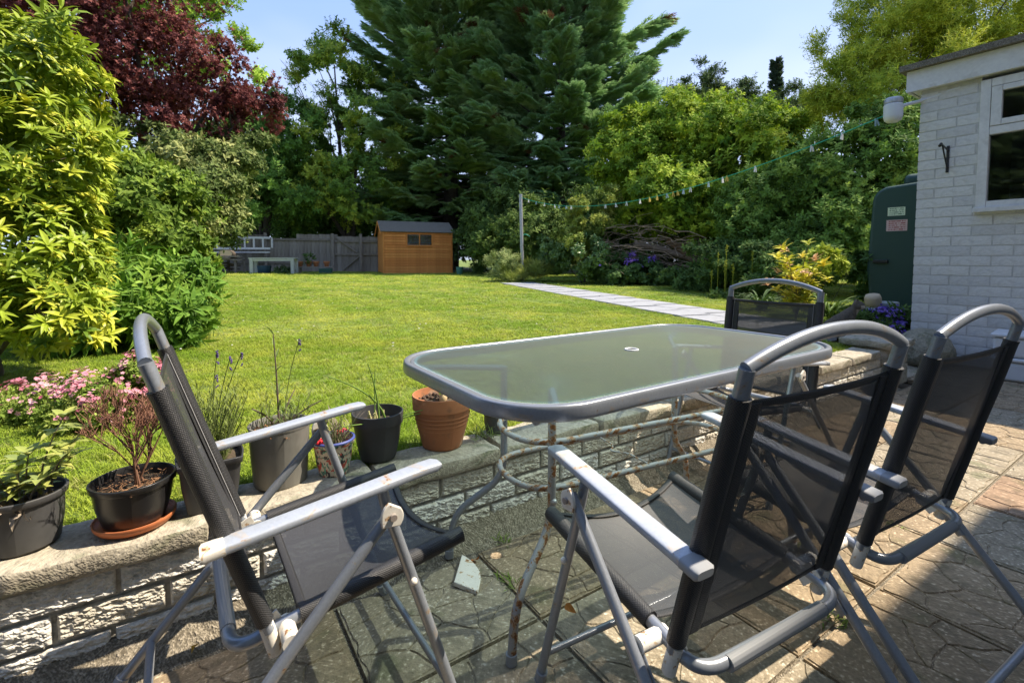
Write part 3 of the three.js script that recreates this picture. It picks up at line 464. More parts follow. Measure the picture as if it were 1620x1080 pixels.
// ---------------------------------------------------------------- folding sling chairs
function slingChair(label, x, v, yaw, rec) {
  const c = thing('folding_chair', label, 'chair', V(x, 0, -v), yaw, 'folding sling chairs round the table');
  const rot = (px, py) => { const ox = -0.243, oy = 0.568, dx = px - ox, dy = py - oy, C = Math.cos(rec), S = Math.sin(rec); return [ox + dx * C - dy * S, oy + dx * S + dy * C]; };
  const upT = rot(-0.305, 0.902), upB = rot(-0.174, 0.369), arch = rot(-0.317, 0.950), W = 0.229, SW = 0.216, LW = 0.26;
  const P = (a, z) => V(a[0], a[1], z), L = (a, b, t) => [lerp(a[0], b[0], t), lerp(a[1], b[1], t)];
  // back frame: two uprights and an arched top
  const bf = part(c, 'back_frame', [-1, 1].map(s => sweep([P(L(upT, upB, -0.002), s * W), P(L(upT, upB, 0.5), s * W), P(upB, s * W)], 0.0155, 0.0115, { seg: 12, side: V(0, 0, 1) })), M.tube);
  const ap = []; for (let k = 0; k <= 24; k++) { const t = k / 24 * 2 - 1; const q = L(upT, arch, 1 - Math.pow(Math.abs(t), 2.1)); ap.push(P(q, t * (W + 0.004))); }
  part(bf, 'top_rail', sweep(ap, 0.0105, 0.0125, { seg: 12 }), M.tube);
  // fabric sleeves round the uprights
  const slv = (a, b, t0, t1, z, rx, ry) => sweep([0, 0.02, 0.25, 0.5, 0.75, 0.98, 1].map(k => P(L(a, b, lerp(t0, t1, k)), z)), (k) => rx * (k < 0.01 || k > 0.99 ? 0.93 : 1 + 0.03 * Math.sin(k * 21)), (k) => ry * (1 + 0.04 * Math.sin(k * 17 + z * 9)), { seg: 12, side: V(0, 0, 1) });
  for (const s of [-1, 1]) { const h = part(bf, 'fabric_sleeve', slv(upT, upB, 0.085, 0.965, s * W, 0.0205, 0.0160), M.sleeve); }
  // back fabric, bellied backwards
  const sheet = (f, nu, nv, mat, name) => { const pos = [], uv = [], idx = []; for (let j = 0; j <= nv; j++) for (let i = 0; i <= nu; i++) { const q = f(i / nu, j / nv); pos.push(q[0].x, q[0].y, q[0].z); uv.push(q[1], q[2]); } for (let j = 0; j < nv; j++) for (let i = 0; i < nu; i++) { const a = j * (nu + 1) + i, b = a + nu + 1; idx.push(a, a + 1, b, b, a + 1, b + 1); } const g = new THREE.BufferGeometry(); g.setAttribute('position', new THREE.Float32BufferAttribute(pos, 3)); g.setAttribute('uv', new THREE.Float32BufferAttribute(uv, 2)); g.setIndex(idx); g.computeVertexNormals(); return part(c, name, g, mat); };
  const bdir = V(upB[0] - upT[0], upB[1] - upT[1], 0), bl = bdir.length(), nrm = V(bdir.y, -bdir.x, 0).normalize(); if (nrm.x > 0) nrm.negate();
  const bs = sheet((s, t) => { const z = lerp(-W + 0.004, W - 0.004, s), k = lerp(0.10, 0.955, t), q = L(upT, upB, k), e = 1 - Math.pow(2 * s - 1, 2), bel = 0.020 * e * (0.2 + 0.8 * Math.sin(Math.PI * t)) , sg = 0.003 * e * (t < 0.03 ? 1 : 0); return [V(q[0] + nrm.x * bel, q[1] + nrm.y * bel - sg, z), z, k * bl]; }, 16, 16, M.sling, 'back_sling');
  const hem = (t, w) => { const o = []; for (let k = 0; k <= 14; k++) { const s = k / 14, e = 1 - Math.pow(2 * s - 1, 2), q = L(upT, upB, t), bel = 0.022 * e * 0.22; o.push(V(q[0] + nrm.x * bel, q[1] + nrm.y * bel - 0.003 * e * (t < 0.5 ? 1 : 0), lerp(-W + 0.018, W - 0.018, s))); } return sweep(o, w, 0.0022, { seg: 6, side: V(bdir.x, bdir.y, 0) }); };
  part(bs, 'hem', hem(0.115, 0.008), M.sleeve); part(bs, 'hem', hem(0.945, 0.008), M.sleeve);
  for (const s of [-1, 1]) part(bs, 'side_hem', sweep([0.11, 0.4, 0.7, 0.95].map(t => { const q = L(upT, upB, t), b = 0.022 * (1 - Math.pow(0.85, 2)) * 0.7; return V(q[0] + nrm.x * b, q[1] + nrm.y * b, s * (W - 0.036)); }), 0.017, 0.0018, { seg: 6, side: V(0, 0, 1) }), M.sleeve);
  part(bs, 'stitching', [-1, 1].map(s => sweep([0.11, 0.4, 0.7, 0.95].map(t => { const q = L(upT, upB, t); return V(q[0] - nrm.x * 0.0015, q[1] - nrm.y * 0.0015, s * (W - 0.026)); }), 0.0009, 0.0009, { seg: 4 })), M.stitch);
  // seat frame: side rails running back into a U-shaped tube
  const sF = [0.256, 0.415], sR = [-0.129, 0.366];
  const sf = part(c, 'seat_frame', sweep(bend([V(sF[0], sF[1], -SW), V(sR[0], sR[1], -SW), V(-0.215, 0.345, -SW + 0.006), V(-0.222, 0.344, SW - 0.006), V(-0.215, 0.345, SW - 0.006), V(sR[0], sR[1], SW), V(sF[0], sF[1], SW)].filter((_, i) => i !== 4), 0.06, 8), 0.0125, 0.0125, { seg: 12 }), M.tube);
  part(sf, 'ribbed_grip', (() => { const g = []; g.push(sweep([V(-0.2205, 0.344, -SW + 0.07), V(-0.2205, 0.344, SW - 0.07)], 0.0142, 0.0142, { seg: 26 })); const gg = g[0], p = gg.attributes.position; for (let i = 0; i < p.count; i++) { const j = i % 27; if (j % 2 && i < 54) { const y = p.getY(i), X = p.getX(i); p.setXYZ(i, -0.2205 + (X + 0.2205) * 0.9, 0.344 + (y - 0.344) * 0.9, p.getZ(i)); } } gg.computeVertexNormals(); return g; })(), M.capGrey);
  for (const s of [-1, 1]) part(sf, 'fabric_sleeve', slv(sF, sR, 0.0, 0.93, s * SW, 0.0185, 0.0185), M.sleeve);
  const seatY = (s, t) => { const e = 1 - Math.pow(2 * s - 1, 2); return 0.052 * e * (0.65 + 0.35 * Math.sin(Math.PI * t)); };
  const ss = sheet((s, t) => { const z = lerp(-SW, SW, s), q = L(sF, sR, lerp(0.005, 0.93, t)), e = 1 - Math.pow(2 * s - 1, 2); return [V(q[0] - (t < 0.5 ? 0.035 * e * (1 - 2 * t) : -0.01 * e * (2 * t - 1)), q[1] + 0.004 - seatY(s, t), z), z, t * 0.39]; }, 18, 14, M.sling, 'seat_sling');
  for (const t of [0.012, 0.985]) part(ss, 'hem', (() => { const o = []; for (let k = 0; k <= 14; k++) { const s = k / 14, e = 1 - Math.pow(2 * s - 1, 2), q = L(sF, sR, lerp(0.005, 0.93, t)); o.push(V(q[0] - (t < 0.5 ? 0.035 * e : -0.01 * e), q[1] + 0.0045 - seatY(s, t), lerp(-SW, SW, s))); } return sweep(o, 0.010, 0.002, { seg: 6, side: V(1, 0, 0) }); })(), M.sleeve);
  // arms, legs, links
  const piv = [0.056, 0.557];
  for (const s of [-1, 1]) {
    const arm = part(c, 'armrest', sweep([[-0.245, 0.568], [-0.225, 0.5705], [-0.1, 0.585], [0.06, 0.605], [0.14, 0.6145], [0.165, 0.616], [0.178, 0.6165]].map(a => V(a[0], a[1] + 0.004, s * LW)), (k) => k > 0.97 ? 0.015 : k > 0.93 ? 0.0195 : 0.0215, (k) => k > 0.97 ? 0.0055 : 0.0095, { seg: 24, side: V(0, 0, 1), sq: 0.5 }), M.armPaint);
    part(arm, 'end_cap', sweep([V(-0.264, 0.570, s * LW), V(-0.260, 0.5705, s * LW), V(-0.228, 0.5745, s * LW)], (k) => k < 0.05 ? 0.018 : 0.0225, (k) => k < 0.05 ? 0.0075 : 0.0105, { seg: 24, side: V(0, 0, 1), sq: 0.5 }), label.includes('left') ? M.capRust : M.capGrey);
    part(c, 'arm_bolt', rod(V(-0.243, 0.566, s * (W + 0.012)), V(-0.243, 0.566, s * (LW - 0.008)), 0.007, 8), M.galv);
    const fl = part(c, 'front_leg', sweep(bend([V(piv[0] - 0.006, piv[1] + 0.042, s * LW), V(piv[0], piv[1] + 0.01, s * LW), V(0.232, 0.012, s * LW)], 0.03, 4), 0.0105, 0.0118, { seg: 12, side: V(0, 0, 1) }), M.tube);
    part(fl, 'foot_cap', rod(V(0.2225, 0.032, s * LW), V(0.233, 0.001, s * LW), 0.0145, 10), M.capGrey); part(fl, 'bolt', tr(new THREE.SphereGeometry(0.008, 8, 6), 0.112, 0.385, s * (LW + 0.012)), M.capRust);
    const rl = part(c, 'rear_leg', sweep(bend([V(piv[0] + 0.008, piv[1] + 0.006, s * (LW + 0.026)), V(-0.13, 0.358, s * (LW + 0.026)), V(-0.44, 0.012, s * (LW + 0.026))], 0.08, 5), 0.0112, 0.0122, { seg: 12, side: V(0, 0, 1) }), M.tube);
    part(rl, 'foot_cap', rod(V(-0.424, 0.032, s * (LW + 0.026)), V(-0.441, 0.001, s * (LW + 0.026)), 0.0155, 10), M.capGrey);
    const pl = part(c, 'pivot_plate', (() => { const h = new THREE.Shape(); h.moveTo(-0.02, -0.016); h.lineTo(0.014, -0.02); h.quadraticCurveTo(0.026, -0.004, 0.016, 0.012); h.lineTo(-0.006, 0.026); h.quadraticCurveTo(-0.026, 0.016, -0.02, -0.016); return tr(new THREE.ExtrudeGeometry(h, { depth: 0.006, bevelEnabled: true, bevelSize: 0.002, bevelThickness: 0.001, bevelSegments: 1 }), piv[0], piv[1], s * (LW + 0.041) - 0.003); })(), M.capRust);
    part(pl, 'rivet', tr(new THREE.CylinderGeometry(0.007, 0.007, 0.01, 12), piv[0], piv[1], s * (LW + 0.046), Math.PI / 2), M.tubeRust);
    part(c, 'hinge_sleeve', [rod(V(-0.128, 0.36, s * (SW - 0.012)), V(-0.128, 0.36, s * (LW + 0.012)), 0.0155, 12), rod(V(upB[0] - 0.004, upB[1] + 0.012, s * W), V(upB[0] + 0.012, upB[1] - 0.05, s * W), 0.0135, 10)], label.includes('left') ? M.capRust : M.ceramic);
    part(c, 'hinge_plate', bar(V(upB[0] + 0.002, upB[1] + 0.01, s * (W - 0.022)), V(-0.135, 0.338, s * (W - 0.022)), 0.003, 0.034, V(1, 1, 0)), M.capRust);
    part(c, 'link_strut', sweep([V(-0.128, 0.352, s * (LW + 0.008)), V(-0.20, 0.27, s * (LW + 0.010))], 0.0035, 0.010, { seg: 8, side: V(0, 0, 1) }), M.tube);
  }
  part(c, 'front_stretcher', rod(V(0.205, 0.092, -LW), V(0.205, 0.092, LW), 0.0085, 10), M.tube);
  part(c, 'rear_stretcher', rod(V(-0.366, 0.095, -LW - 0.02), V(-0.366, 0.095, LW + 0.02), 0.0095, 10), M.tube);
  return c;
}
slingChair('grey and black folding sling chair at the left end of the table, seen side-on', 0.26, 1.21, 0.014, 0.068);
slingChair('grey and black folding sling chair nearest the camera, back towards us', 0.947, 0.682, 1.475, 0);
slingChair('folding sling chair at the right, its back cut by the picture edge', 1.579, 0.632, 1.491, 0);
slingChair('grey and black folding sling chair at the far end of the table, facing the camera', 2.26, 1.335, Math.PI + 0.02, -0.12);

// ---------------------------------------------------------------- pots on the wall
const WY = 0.317, potBase = [];
const lathe = (pts, n = 30) => new THREE.LatheGeometry(pts.map(p => new THREE.Vector2(...p)), n);
function pot(name, label, x, v, rb, rt, h, mat, { rim = 0.018, lip = 0.006, y = WY, dent = 0, soil = 0.03, square = 0 } = {}) {
  const t = thing(name, label, 'potted plant', V(x, y, -v));
  const g = lathe([[0, 0], [rb * 0.98, 0], [rb, 0.004], [lerp(rb, rt, 0.5), (h - rim) * 0.5], [rt - lip, h - rim], [rt, h - rim + 0.001], [rt + 0.002, h - 0.002], [rt, h], [rt - 0.005, h], [rt - 0.007, h - rim], [rt - 0.012 - 0.1 * (rt - rb), h - soil - 0.02]], square ? 40 : 34);
  const p = g.attributes.position; for (let i = 0; i < p.count; i++) { let X = p.getX(i), Y = p.getY(i), Z = p.getZ(i); const a = Math.atan2(Z, X), r = Math.hypot(X, Z); let k = 1 + dent * (fbm(Math.cos(a) * 1.7 + x * 9, Y * 6, Math.sin(a) * 1.7, 2) - 0.5); if (square) k *= lerp(1, 0.88 / Math.max(Math.abs(Math.cos(a)), Math.abs(Math.sin(a))), 0.75) ; p.setXYZ(i, X * k, Y, Z * k); }
  g.computeVertexNormals(); part(t, 'pot', g, mat);
  const s = new THREE.CircleGeometry(rt * 0.96, 24, 0, 6.2832), sp = s.attributes.position; const sg = [], sr = rt - 0.008; { const P = []; const f = (i, j) => { const a = j / 20 * 6.2832, r = sr * i / 5; return [Math.cos(a) * r, h - soil + (fbm(Math.cos(a) * r * 60 + x, Math.sin(a) * r * 60, 2, 3) - 0.5) * 0.022 * (i < 5 ? 1 : 0.3), Math.sin(a) * r]; }; for (let i = 0; i < 5; i++) for (let j = 0; j < 20; j++) { const A = f(i, j), B = f(i + 1, j), C = f(i, j + 1), D = f(i + 1, j + 1); P.push(...A, ...C, ...B, ...B, ...C, ...D); } part(t, 'soil', boxUV(fromTris(P)), M.soil); }
  t.userData.soilY = undefined; return t;
}
// leaf: folded blade along +y, in nseg pieces, drooping by curl
function blade(len, wid, curl = 0.3, nseg = 3, fold = 0.25, shape = 0.45) {
  const P = [], row = []; for (let i = 0; i <= nseg; i++) { const t = i / nseg, w = wid * Math.pow(Math.sin(Math.PI * Math.pow(clamp(t, 0.02, 1), shape * 1.5)), 0.9) * (i === nseg ? 0 : 1) + (i === 0 ? wid * 0.08 : 0), a = curl * t, y = len * Math.sin(a || 1e-6) / (curl || 1e-6) * 1, z = len * (1 - Math.cos(a)) / (curl || 1e-6); row.push([[-w, y, z - fold * w], [0, y, z], [w, y, z - fold * w]]); }
  for (let i = 0; i < nseg; i++) { const [a, b, c] = row[i], [d, e, f] = row[i + 1]; P.push(...a, ...b, ...d); if (i < nseg - 1) P.push(...b, ...e, ...d, ...b, ...f, ...e); P.push(...b, ...c, ...f); if (i === nseg - 1) { P.length -= 9; P.push(...b, ...c, ...e); P.splice(P.length - 18, 9, ...a, ...b, ...e); } }
  return fromTris(P);
}
const colMat = {}; const leafOf = (r, g, b, tr_ = 0.32, ro = 0.75) => colMat[[r, g, b, tr_]] ||= new THREE.MeshPhysicalMaterial({ color: col(r, g, b), roughness: ro, transmission: tr_, thickness: 0, specularIntensity: 0.4, side: THREE.DoubleSide });
function aim(dir, roll = 0, up = V(0, 1, 0)) { const q = new THREE.Quaternion().setFromUnitVectors(V(0, 1, 0), dir.clone().normalize()); return q.multiply(new THREE.Quaternion().setFromAxisAngle(V(0, 1, 0), roll)); }
function curveStem(a, dir, len, r, bendv, n = 6) { const o = []; for (let i = 0; i <= n; i++) { const t = i / n; o.push(a.clone().addScaledVector(dir, len * t).addScaledVector(bendv, t * t)); } return o; }
{
  // 1 sage in a grey pot
  const rnd = mulberry(301), t = pot('sage_pot', 'sage with broad pale green leaves in a scuffed grey plastic pot, leftmost on the wall', -0.385, 1.75, 0.072, 0.090, 0.14, M.potGrey, { dent: 0.05 });
  const lg = [blade(0.052, 0.0105, 0.9, 4, 0.2), blade(0.062, 0.012, 1.15, 4, 0.2), blade(0.04, 0.009, 0.6, 4, 0.25)], lm = [leafOf(0.32, 0.37, 0.085), leafOf(0.40, 0.42, 0.10), leafOf(0.23, 0.29, 0.085)];
  const stems = [[0.055, 0.02, 0.225, 0.035, -0.005], [0.085, -0.01, 0.175, 0.04, 0.0], [-0.03, 0.02, 0.12, -0.02, 0.01], [0.0, 0.035, 0.10, 0.0, 0.0], [-0.06, -0.02, 0.09, -0.03, 0.02], [0.03, 0.05, 0.08, 0.02, 0.02], [-0.02, -0.04, 0.11, 0.01, 0.01], [0.045, -0.035, 0.10, 0.05, 0.02], [-0.05, 0.03, 0.13, -0.03, 0.0], [0.01, 0.0, 0.14, 0.01, 0.02], [-0.07, 0.0, 0.11, -0.04, -0.01], [0.065, 0.03, 0.13, 0.03, 0.02]];
  for (const [x, z, h, lx, lz] of stems) {
    const pts = curveStem(V(x * 0.6, 0.10, z * 0.6), V(0, 1, 0), h, 0.003, V(x * 0.4 + lx, 0, z * 0.4 + lz)); part(t, 'stem', sweep(pts, (k) => lerp(0.0032, 0.0016, k), (k) => lerp(0.0032, 0.0016, k), { seg: 6 }), std({ color: col(0.24, 0.21, 0.15), roughness: 1 }));
    for (let w = 0; w < Math.ceil(h / 0.03) + 1; w++) { const k = 1 - w * 0.034 / h * 0.9; if (k < 0.3) break; const q = pts[Math.round(k * 6)], n = w === 0 ? 5 : 4; for (let i = 0; i < n; i++) { const a = i / n * 6.28 + w * 0.8 + rnd() * 0.5, el = w === 0 ? 0.8 : 0.45; const m = part(t, 'leaf', lg[Math.floor(rnd() * 3)], lm[Math.floor(rnd() * 3)]); m.position.copy(q); m.quaternion.copy(new THREE.Quaternion().setFromEuler(new THREE.Euler(Math.PI / 2 - el, a, 0, 'YXZ'))); m.scale.setScalar(0.75 + 0.4 * rnd()); } }
  }
  const deb = []; for (let i = 0; i < 70; i++) { const a = rnd() * 6.28, r = Math.sqrt(rnd()) * 0.08; deb.push(tr(blade(0.03 + rnd() * 0.02, 0.006, 0.8, 3), Math.cos(a) * r, 0.115 + rnd() * 0.012, Math.sin(a) * r, 1.2 + rnd(), rnd() * 6, 0)); } const dl = part(t, 'dry_leaves', deb, leafOf(0.33, 0.27, 0.20, 0.1)); dl.userData.kind = 'stuff';
}
{ // 2 dead brown heather in a glossy black bowl on a saucer
  const rnd = mulberry(302), t = pot('heather_pot', 'dried brown twiggy heather in a glossy black pot on a terracotta saucer', -0.150, 1.715, 0.074, 0.100, 0.118, M.potBlack, { y: WY + 0.016, dent: 0.05 });
  part(t, 'saucer', lathe([[0, -0.014], [0.088, -0.014], [0.096, -0.002], [0.098, 0.008], [0.094, 0.008], [0.09, -0.004], [0, -0.006]]), M.saucer);
  const stem = [], bits = [], br = (p, d, L, r, dep) => { const e = p.clone().addScaledVector(d, L); stem.push(rod(p, e, r, 5, r * 0.7)); if (dep === 0) { for (let k = 0; k < 4; k++) { const q = p.clone().lerp(e, 0.2 + 0.8 * rnd()); const dd = V((rnd() - 0.5) * 1.3, 0.5 + rnd() * 0.7, (rnd() - 0.5) * 1.3).normalize(); bits.push(rod(q, q.clone().addScaledVector(dd, 0.012 + rnd() * 0.016), 0.0012, 4, 0.0006)); } return; } const n = dep > 2 ? 3 : 3; for (let k = 0; k < n; k++) { const dd = d.clone().add(V((rnd() - 0.5) * 1.7, 0.15 + rnd() * 0.3, (rnd() - 0.5) * 1.7)).normalize(); br(p.clone().lerp(e, 0.55 + 0.45 * rnd()), dd, L * (0.62 + 0.2 * rnd()), r * 0.7, dep - 1); } };
  for (let k = 0; k < 6; k++) br(V((rnd() - 0.5) * 0.05, 0.085, (rnd() - 0.5) * 0.05), V((rnd() - 0.5) * 0.9 + 0.08, 1, (rnd() - 0.5) * 0.9).normalize(), 0.12, 0.0030, 3);
  part(t, 'stems', stem, std({ color: col(0.17, 0.085, 0.05), roughness: 0.9 })); const s = part(t, 'twigs', bits, std({ color: col(0.25, 0.12, 0.075), roughness: 0.9 })); s.userData.kind = 'stuff';
  const deb = []; for (let i = 0; i < 120; i++) { const a = rnd() * 6.28, r = Math.sqrt(rnd()) * 0.085; deb.push(rod(V(Math.cos(a) * r, 0.094 + rnd() * 0.01, Math.sin(a) * r), V(Math.cos(a) * r + (rnd() - 0.5) * 0.05, 0.096 + rnd() * 0.012, Math.sin(a) * r + (rnd() - 0.5) * 0.05), 0.001, 3)); } const d2 = part(t, 'litter', deb, std({ color: col(0.30, 0.16, 0.08), roughness: 1 })); d2.userData.kind = 'stuff';
}
function lavender(t, y0, n, hmin, hmax, spread, flowers, rnd, c1) {
  const lv = [], st = [], fl = [];
  for (let i = 0; i < n; i++) { const a = rnd() * 6.28, r = Math.sqrt(rnd()) * spread * 0.55, p = V(Math.cos(a) * r, y0, Math.sin(a) * r), d = V(Math.cos(a) * 0.35 * rnd() + 0.1, 1, Math.sin(a) * 0.35 * rnd()).normalize(), h = lerp(hmin, hmax, rnd()); const pts = curveStem(p, d, h, 0, V((rnd() - 0.5) * 0.06, 0, (rnd() - 0.5) * 0.06), 5); st.push(sweep(pts, 0.0011, 0.0011, { seg: 4, cap: false })); const m = Math.floor(h / 0.012); for (let k = 0; k < m; k++) { const q = pts[Math.min(5, Math.floor(rnd() * 5.99))]; lv.push(tr(blade(0.028 + rnd() * 0.02, 0.0016, 0.35, 2), q.x, q.y + (rnd() - 0.3) * 0.03, q.z, 0.35 + rnd() * 0.5, rnd() * 6.28, 0, 'YXZ')); } }
  for (const [dx, dz, h] of flowers) { const pts = curveStem(V(dx * 0.3, y0, dz * 0.3), V(0, 1, 0), h, 0, V(dx, 0, dz), 6); st.push(sweep(pts, 0.0013, 0.0013, { seg: 5, cap: false })); const e = pts[6]; for (let k = 0; k < 16; k++) fl.push(tr(new THREE.IcosahedronGeometry(0.0026, 0), e.x + (rnd() - 0.5) * 0.006, e.y - k * 0.0018 - (k > 11 ? 0.012 : 0), e.z + (rnd() - 0.5) * 0.007)); for (let k = 0; k < 4; k++) { const q = pts[2 + k % 3]; lv.push(tr(blade(0.03, 0.0018, 0.3, 2), q.x, q.y, q.z, 0.5, rnd() * 6.28, 0, 'YXZ')); } }
  part(t, 'stems', st, leafOf(0.14, 0.18, 0.05, 0.1)).userData.kind = 'stuff'; part(t, 'leaves', lv, c1).userData.kind = 'stuff'; if (fl.length) part(t, 'flower_spikes', fl, std({ color: col(0.10, 0.06, 0.22), roughness: 0.9 }));
}
{ // 3 lavender in black square pot
  const t = pot('lavender_pot', 'green lavender with tall purple spikes in a black square pot behind the left chair back', 0.035, 1.73, 0.072, 0.097, 0.155, M.potDark, { square: 1, soil: 0.02 });
  lavender(t, 0.13, 85, 0.06, 0.22, 0.10, [[0.02, 0.03, 0.345], [0.045, 0.06, 0.33], [0.07, 0.02, 0.33], [0.02, -0.05, 0.25], [-0.06, 0.05, 0.22]], mulberry(303), leafOf(0.20, 0.25, 0.065));
}
{ // 4 tall grey pot
  const rnd = mulberry(304), t = pot('tall_pot', 'tall straight grey-green pot with a woody sprawling plant behind the left armrest', 0.237, 1.775, 0.083, 0.095, 0.20, M.potTall, { rim: 0.012, lip: 0.001, soil: 0.025 });
  lavender(t, 0.17, 26, 0.05, 0.13, 0.11, [[0.05, 0.02, 0.31]], rnd, leafOf(0.17, 0.22, 0.07));
  for (const [dx, dz, h, s] of [[-0.01, 0.0, 0.33, 9], [0.11, 0.02, 0.09, 5], [-0.07, 0.03, 0.10, 5], [0.05, -0.05, 0.12, 4]]) { const pts = curveStem(V(dx * 0.2, 0.17, dz * 0.2), V(0, 1, 0), h, 0, V(dx, 0, dz), 8); part(t, 'stem', sweep(pts, (k) => lerp(0.004, 0.0018, k), (k) => lerp(0.004, 0.0018, k), { seg: 6 }), M.twig); for (let k = 0; k < s; k++) { const q = pts[Math.min(8, 2 + k % 7)], m = part(t, 'leaf', blade(0.035 + rnd() * 0.02, 0.005, 0.4, 3), leafOf(0.19, 0.26, 0.07)); m.position.copy(q); m.quaternion.setFromEuler(new THREE.Euler(0.5 + rnd() * 0.5, rnd() * 6.28, 0, 'YXZ')); } }
  const deb = []; for (let i = 0; i < 60; i++) { const a = rnd() * 6.28, r = Math.sqrt(rnd()) * 0.082; deb.push(tr(blade(0.02 + rnd() * 0.015, 0.004, 0.9, 2), Math.cos(a) * r, 0.177 + rnd() * 0.008, Math.sin(a) * r, 1.1 + rnd(), rnd() * 6, 0)); } part(t, 'dry_leaves', deb, leafOf(0.36, 0.17, 0.07, 0.1)).userData.kind = 'stuff';
}
{ // 5 painted pot
  const rnd = mulberry(305), t = pot('painted_pot', 'small hand painted pot with dried lavender and a red flower between the grey pots', 0.402, 1.735, 0.048, 0.070, 0.125, M.painted, { dent: 0.06 });
  part(t, 'rim_band', lathe([[0.0705, 0.118], [0.0735, 0.121], [0.0725, 0.127], [0.066, 0.127]]), std({ color: col(0.05, 0.07, 0.25), roughness: 0.5 }));
  lavender(t, 0.10, 40, 0.03, 0.11, 0.06, [], rnd, leafOf(0.24, 0.20, 0.15, 0.1));
  const pe = []; for (let k = 0; k < 14; k++) pe.push(tr(new THREE.IcosahedronGeometry(0.007, 0), -0.05 + (rnd() - 0.5) * 0.026, 0.125 + rnd() * 0.014, 0.035 + (rnd() - 0.5) * 0.024)); part(t, 'flower', pe, std({ color: col(0.62, 0.02, 0.03), roughness: 0.8 }), 'small red flower'); const pf = []; for (let k = 0; k < 10; k++) pf.push(tr(new THREE.IcosahedronGeometry(0.007, 0), 0.035 + (rnd() - 0.5) * 0.04, 0.122 + rnd() * 0.01, -0.04 + (rnd() - 0.5) * 0.02)); part(t, 'flower', pf, std({ color: col(0.45, 0.02, 0.05), roughness: 0.8 }));
}
{ // 6 dark pot with spring onions
  const rnd = mulberry(306), t = pot('onion_pot', 'dark grey pot with long green onion stalks beside the terracotta pot', 0.578, 1.79, 0.066, 0.094, 0.175, M.potDark, { rim: 0.042, lip: 0.006, soil: 0.045 });
  for (const [dx, dz, h, x0, z0, rr] of [[-0.04, 0.0, 0.245, 0.0, 0.02, 0.0042], [-0.235, 0.04, 0.23, 0.03, 0.0, 0.005], [0.01, -0.02, 0.20, -0.005, -0.02, 0.003], [0.17, 0.06, 0.06, 0.02, 0.03, 0.003], [-0.15, 0.06, 0.05, 0.0, 0.03, 0.003], [0.24, 0.10, 0.055, 0.04, 0.02, 0.0032]]) { const pts = curveStem(V(x0, 0.12, z0), V(0, 1, 0), h, 0, V(dx, 0, dz), 8); part(t, 'stalk', sweep(pts, (k) => lerp(rr, 0.0016, k), (k) => lerp(rr, 0.0016, k), { seg: 6 }), leafOf(0.15, 0.25, 0.05, 0.15)); }
  const b = []; for (let k = 0; k < 8; k++) { const x = (rnd() - 0.5) * 0.08, z = (rnd() - 0.5) * 0.08; b.push(rod(V(x, 0.12, z), V(x + (rnd() - 0.5) * 0.03, 0.165 + rnd() * 0.02, z + (rnd() - 0.5) * 0.03), 0.006, 6, 0.003)); } part(t, 'onion_base', b, leafOf(0.50, 0.46, 0.22, 0.15)).userData.kind = 'stuff';
}
{ // 7 terracotta pot with a bulb
  const rnd = mulberry(307), t = pot('terracotta_pot', 'large weathered terracotta pot with a sprouting bulb beside the table corner', 0.835, 1.765, 0.080, 0.118, 0.21, M.terra, { rim: 0.055, lip: 0.006, soil: 0.035 });
  part(t, 'bulb', tr(new THREE.SphereGeometry(0.02, 12, 8).scale(0.8, 1.2, 0.8), 0.0, 0.19, 0.01), std({ color: col(0.50, 0.36, 0.20), roughness: 0.6 }));
  for (const [a, e, l] of [[2.6, 0.75, 0.075], [0.4, 0.35, 0.11], [-1.2, 0.4, 0.10], [1.6, 0.3, 0.12]]) { const m = part(t, 'leaf', blade(l, 0.016, 0.8, 4, 0.2), leafOf(0.20, 0.30, 0.05)); m.position.set(0, 0.195, 0); m.quaternion.setFromEuler(new THREE.Euler(e, a, 0, 'YXZ')); }
  const b = []; for (let k = 0; k < 90; k++) { const a = rnd() * 6.28, r = Math.sqrt(rnd()) * 0.1, g = new THREE.IcosahedronGeometry(0.004 + rnd() * 0.006, 0); b.push(tr(g, Math.cos(a) * r, 0.178 + rnd() * 0.006, Math.sin(a) * r, rnd() * 3, rnd() * 3)); } part(t, 'bark_chips', b, std({ color: col(0.10, 0.065, 0.045), roughness: 1 })).userData.kind = 'stuff';
  for (let k = 0; k < 4; k++) part(t, 'throwing_line', lathe([[0.097 + k * 0.0042, 0.075 + k * 0.017], [0.1005 + k * 0.0042, 0.079 + k * 0.017], [0.0995 + k * 0.0042, 0.084 + k * 0.017]]), M.terra);
}
{ const t = pot('small_pot', 'small plain grey plastic pot under the table edge on the wall', 1.09, 1.77, 0.04, 0.055, 0.10, M.potGrey, { soil: 0.015 }); const rnd = mulberry(308); const b = []; for (let k = 0; k < 30; k++) b.push(tr(blade(0.05 + rnd() * 0.04, 0.003, 0.7, 2), -0.09 + (rnd() - 0.5) * 0.1, 0.0, 0.03 + (rnd() - 0.5) * 0.06, 0.3 + rnd() * 0.8, rnd() * 6.28, 0, 'YXZ')); part(t, 'weeds', b, leafOf(0.16, 0.22, 0.05)).userData.kind = 'stuff'; }
// white shard under the table leg
{ const h = new THREE.Shape(); h.moveTo(-0.055, -0.012); h.lineTo(0.055, 0.055); h.quadraticCurveTo(0.06, 0.0, 0.03, -0.045); h.quadraticCurveTo(0.0, -0.075, -0.035, -0.09); h.closePath(); const g = tr(new THREE.ExtrudeGeometry(h, { depth: 0.010, bevelEnabled: true, bevelSize: 0.003, bevelThickness: 0.003, bevelSegments: 2 }), 0, 0.004, 0, -Math.PI / 2 + 0.12); solo('ceramic_shard', 'broken white ceramic wedge at the foot of the left table leg', 'shard', boxUV(g), M.capRust, V(0.735, 0.006, -1.40), 0.35); }
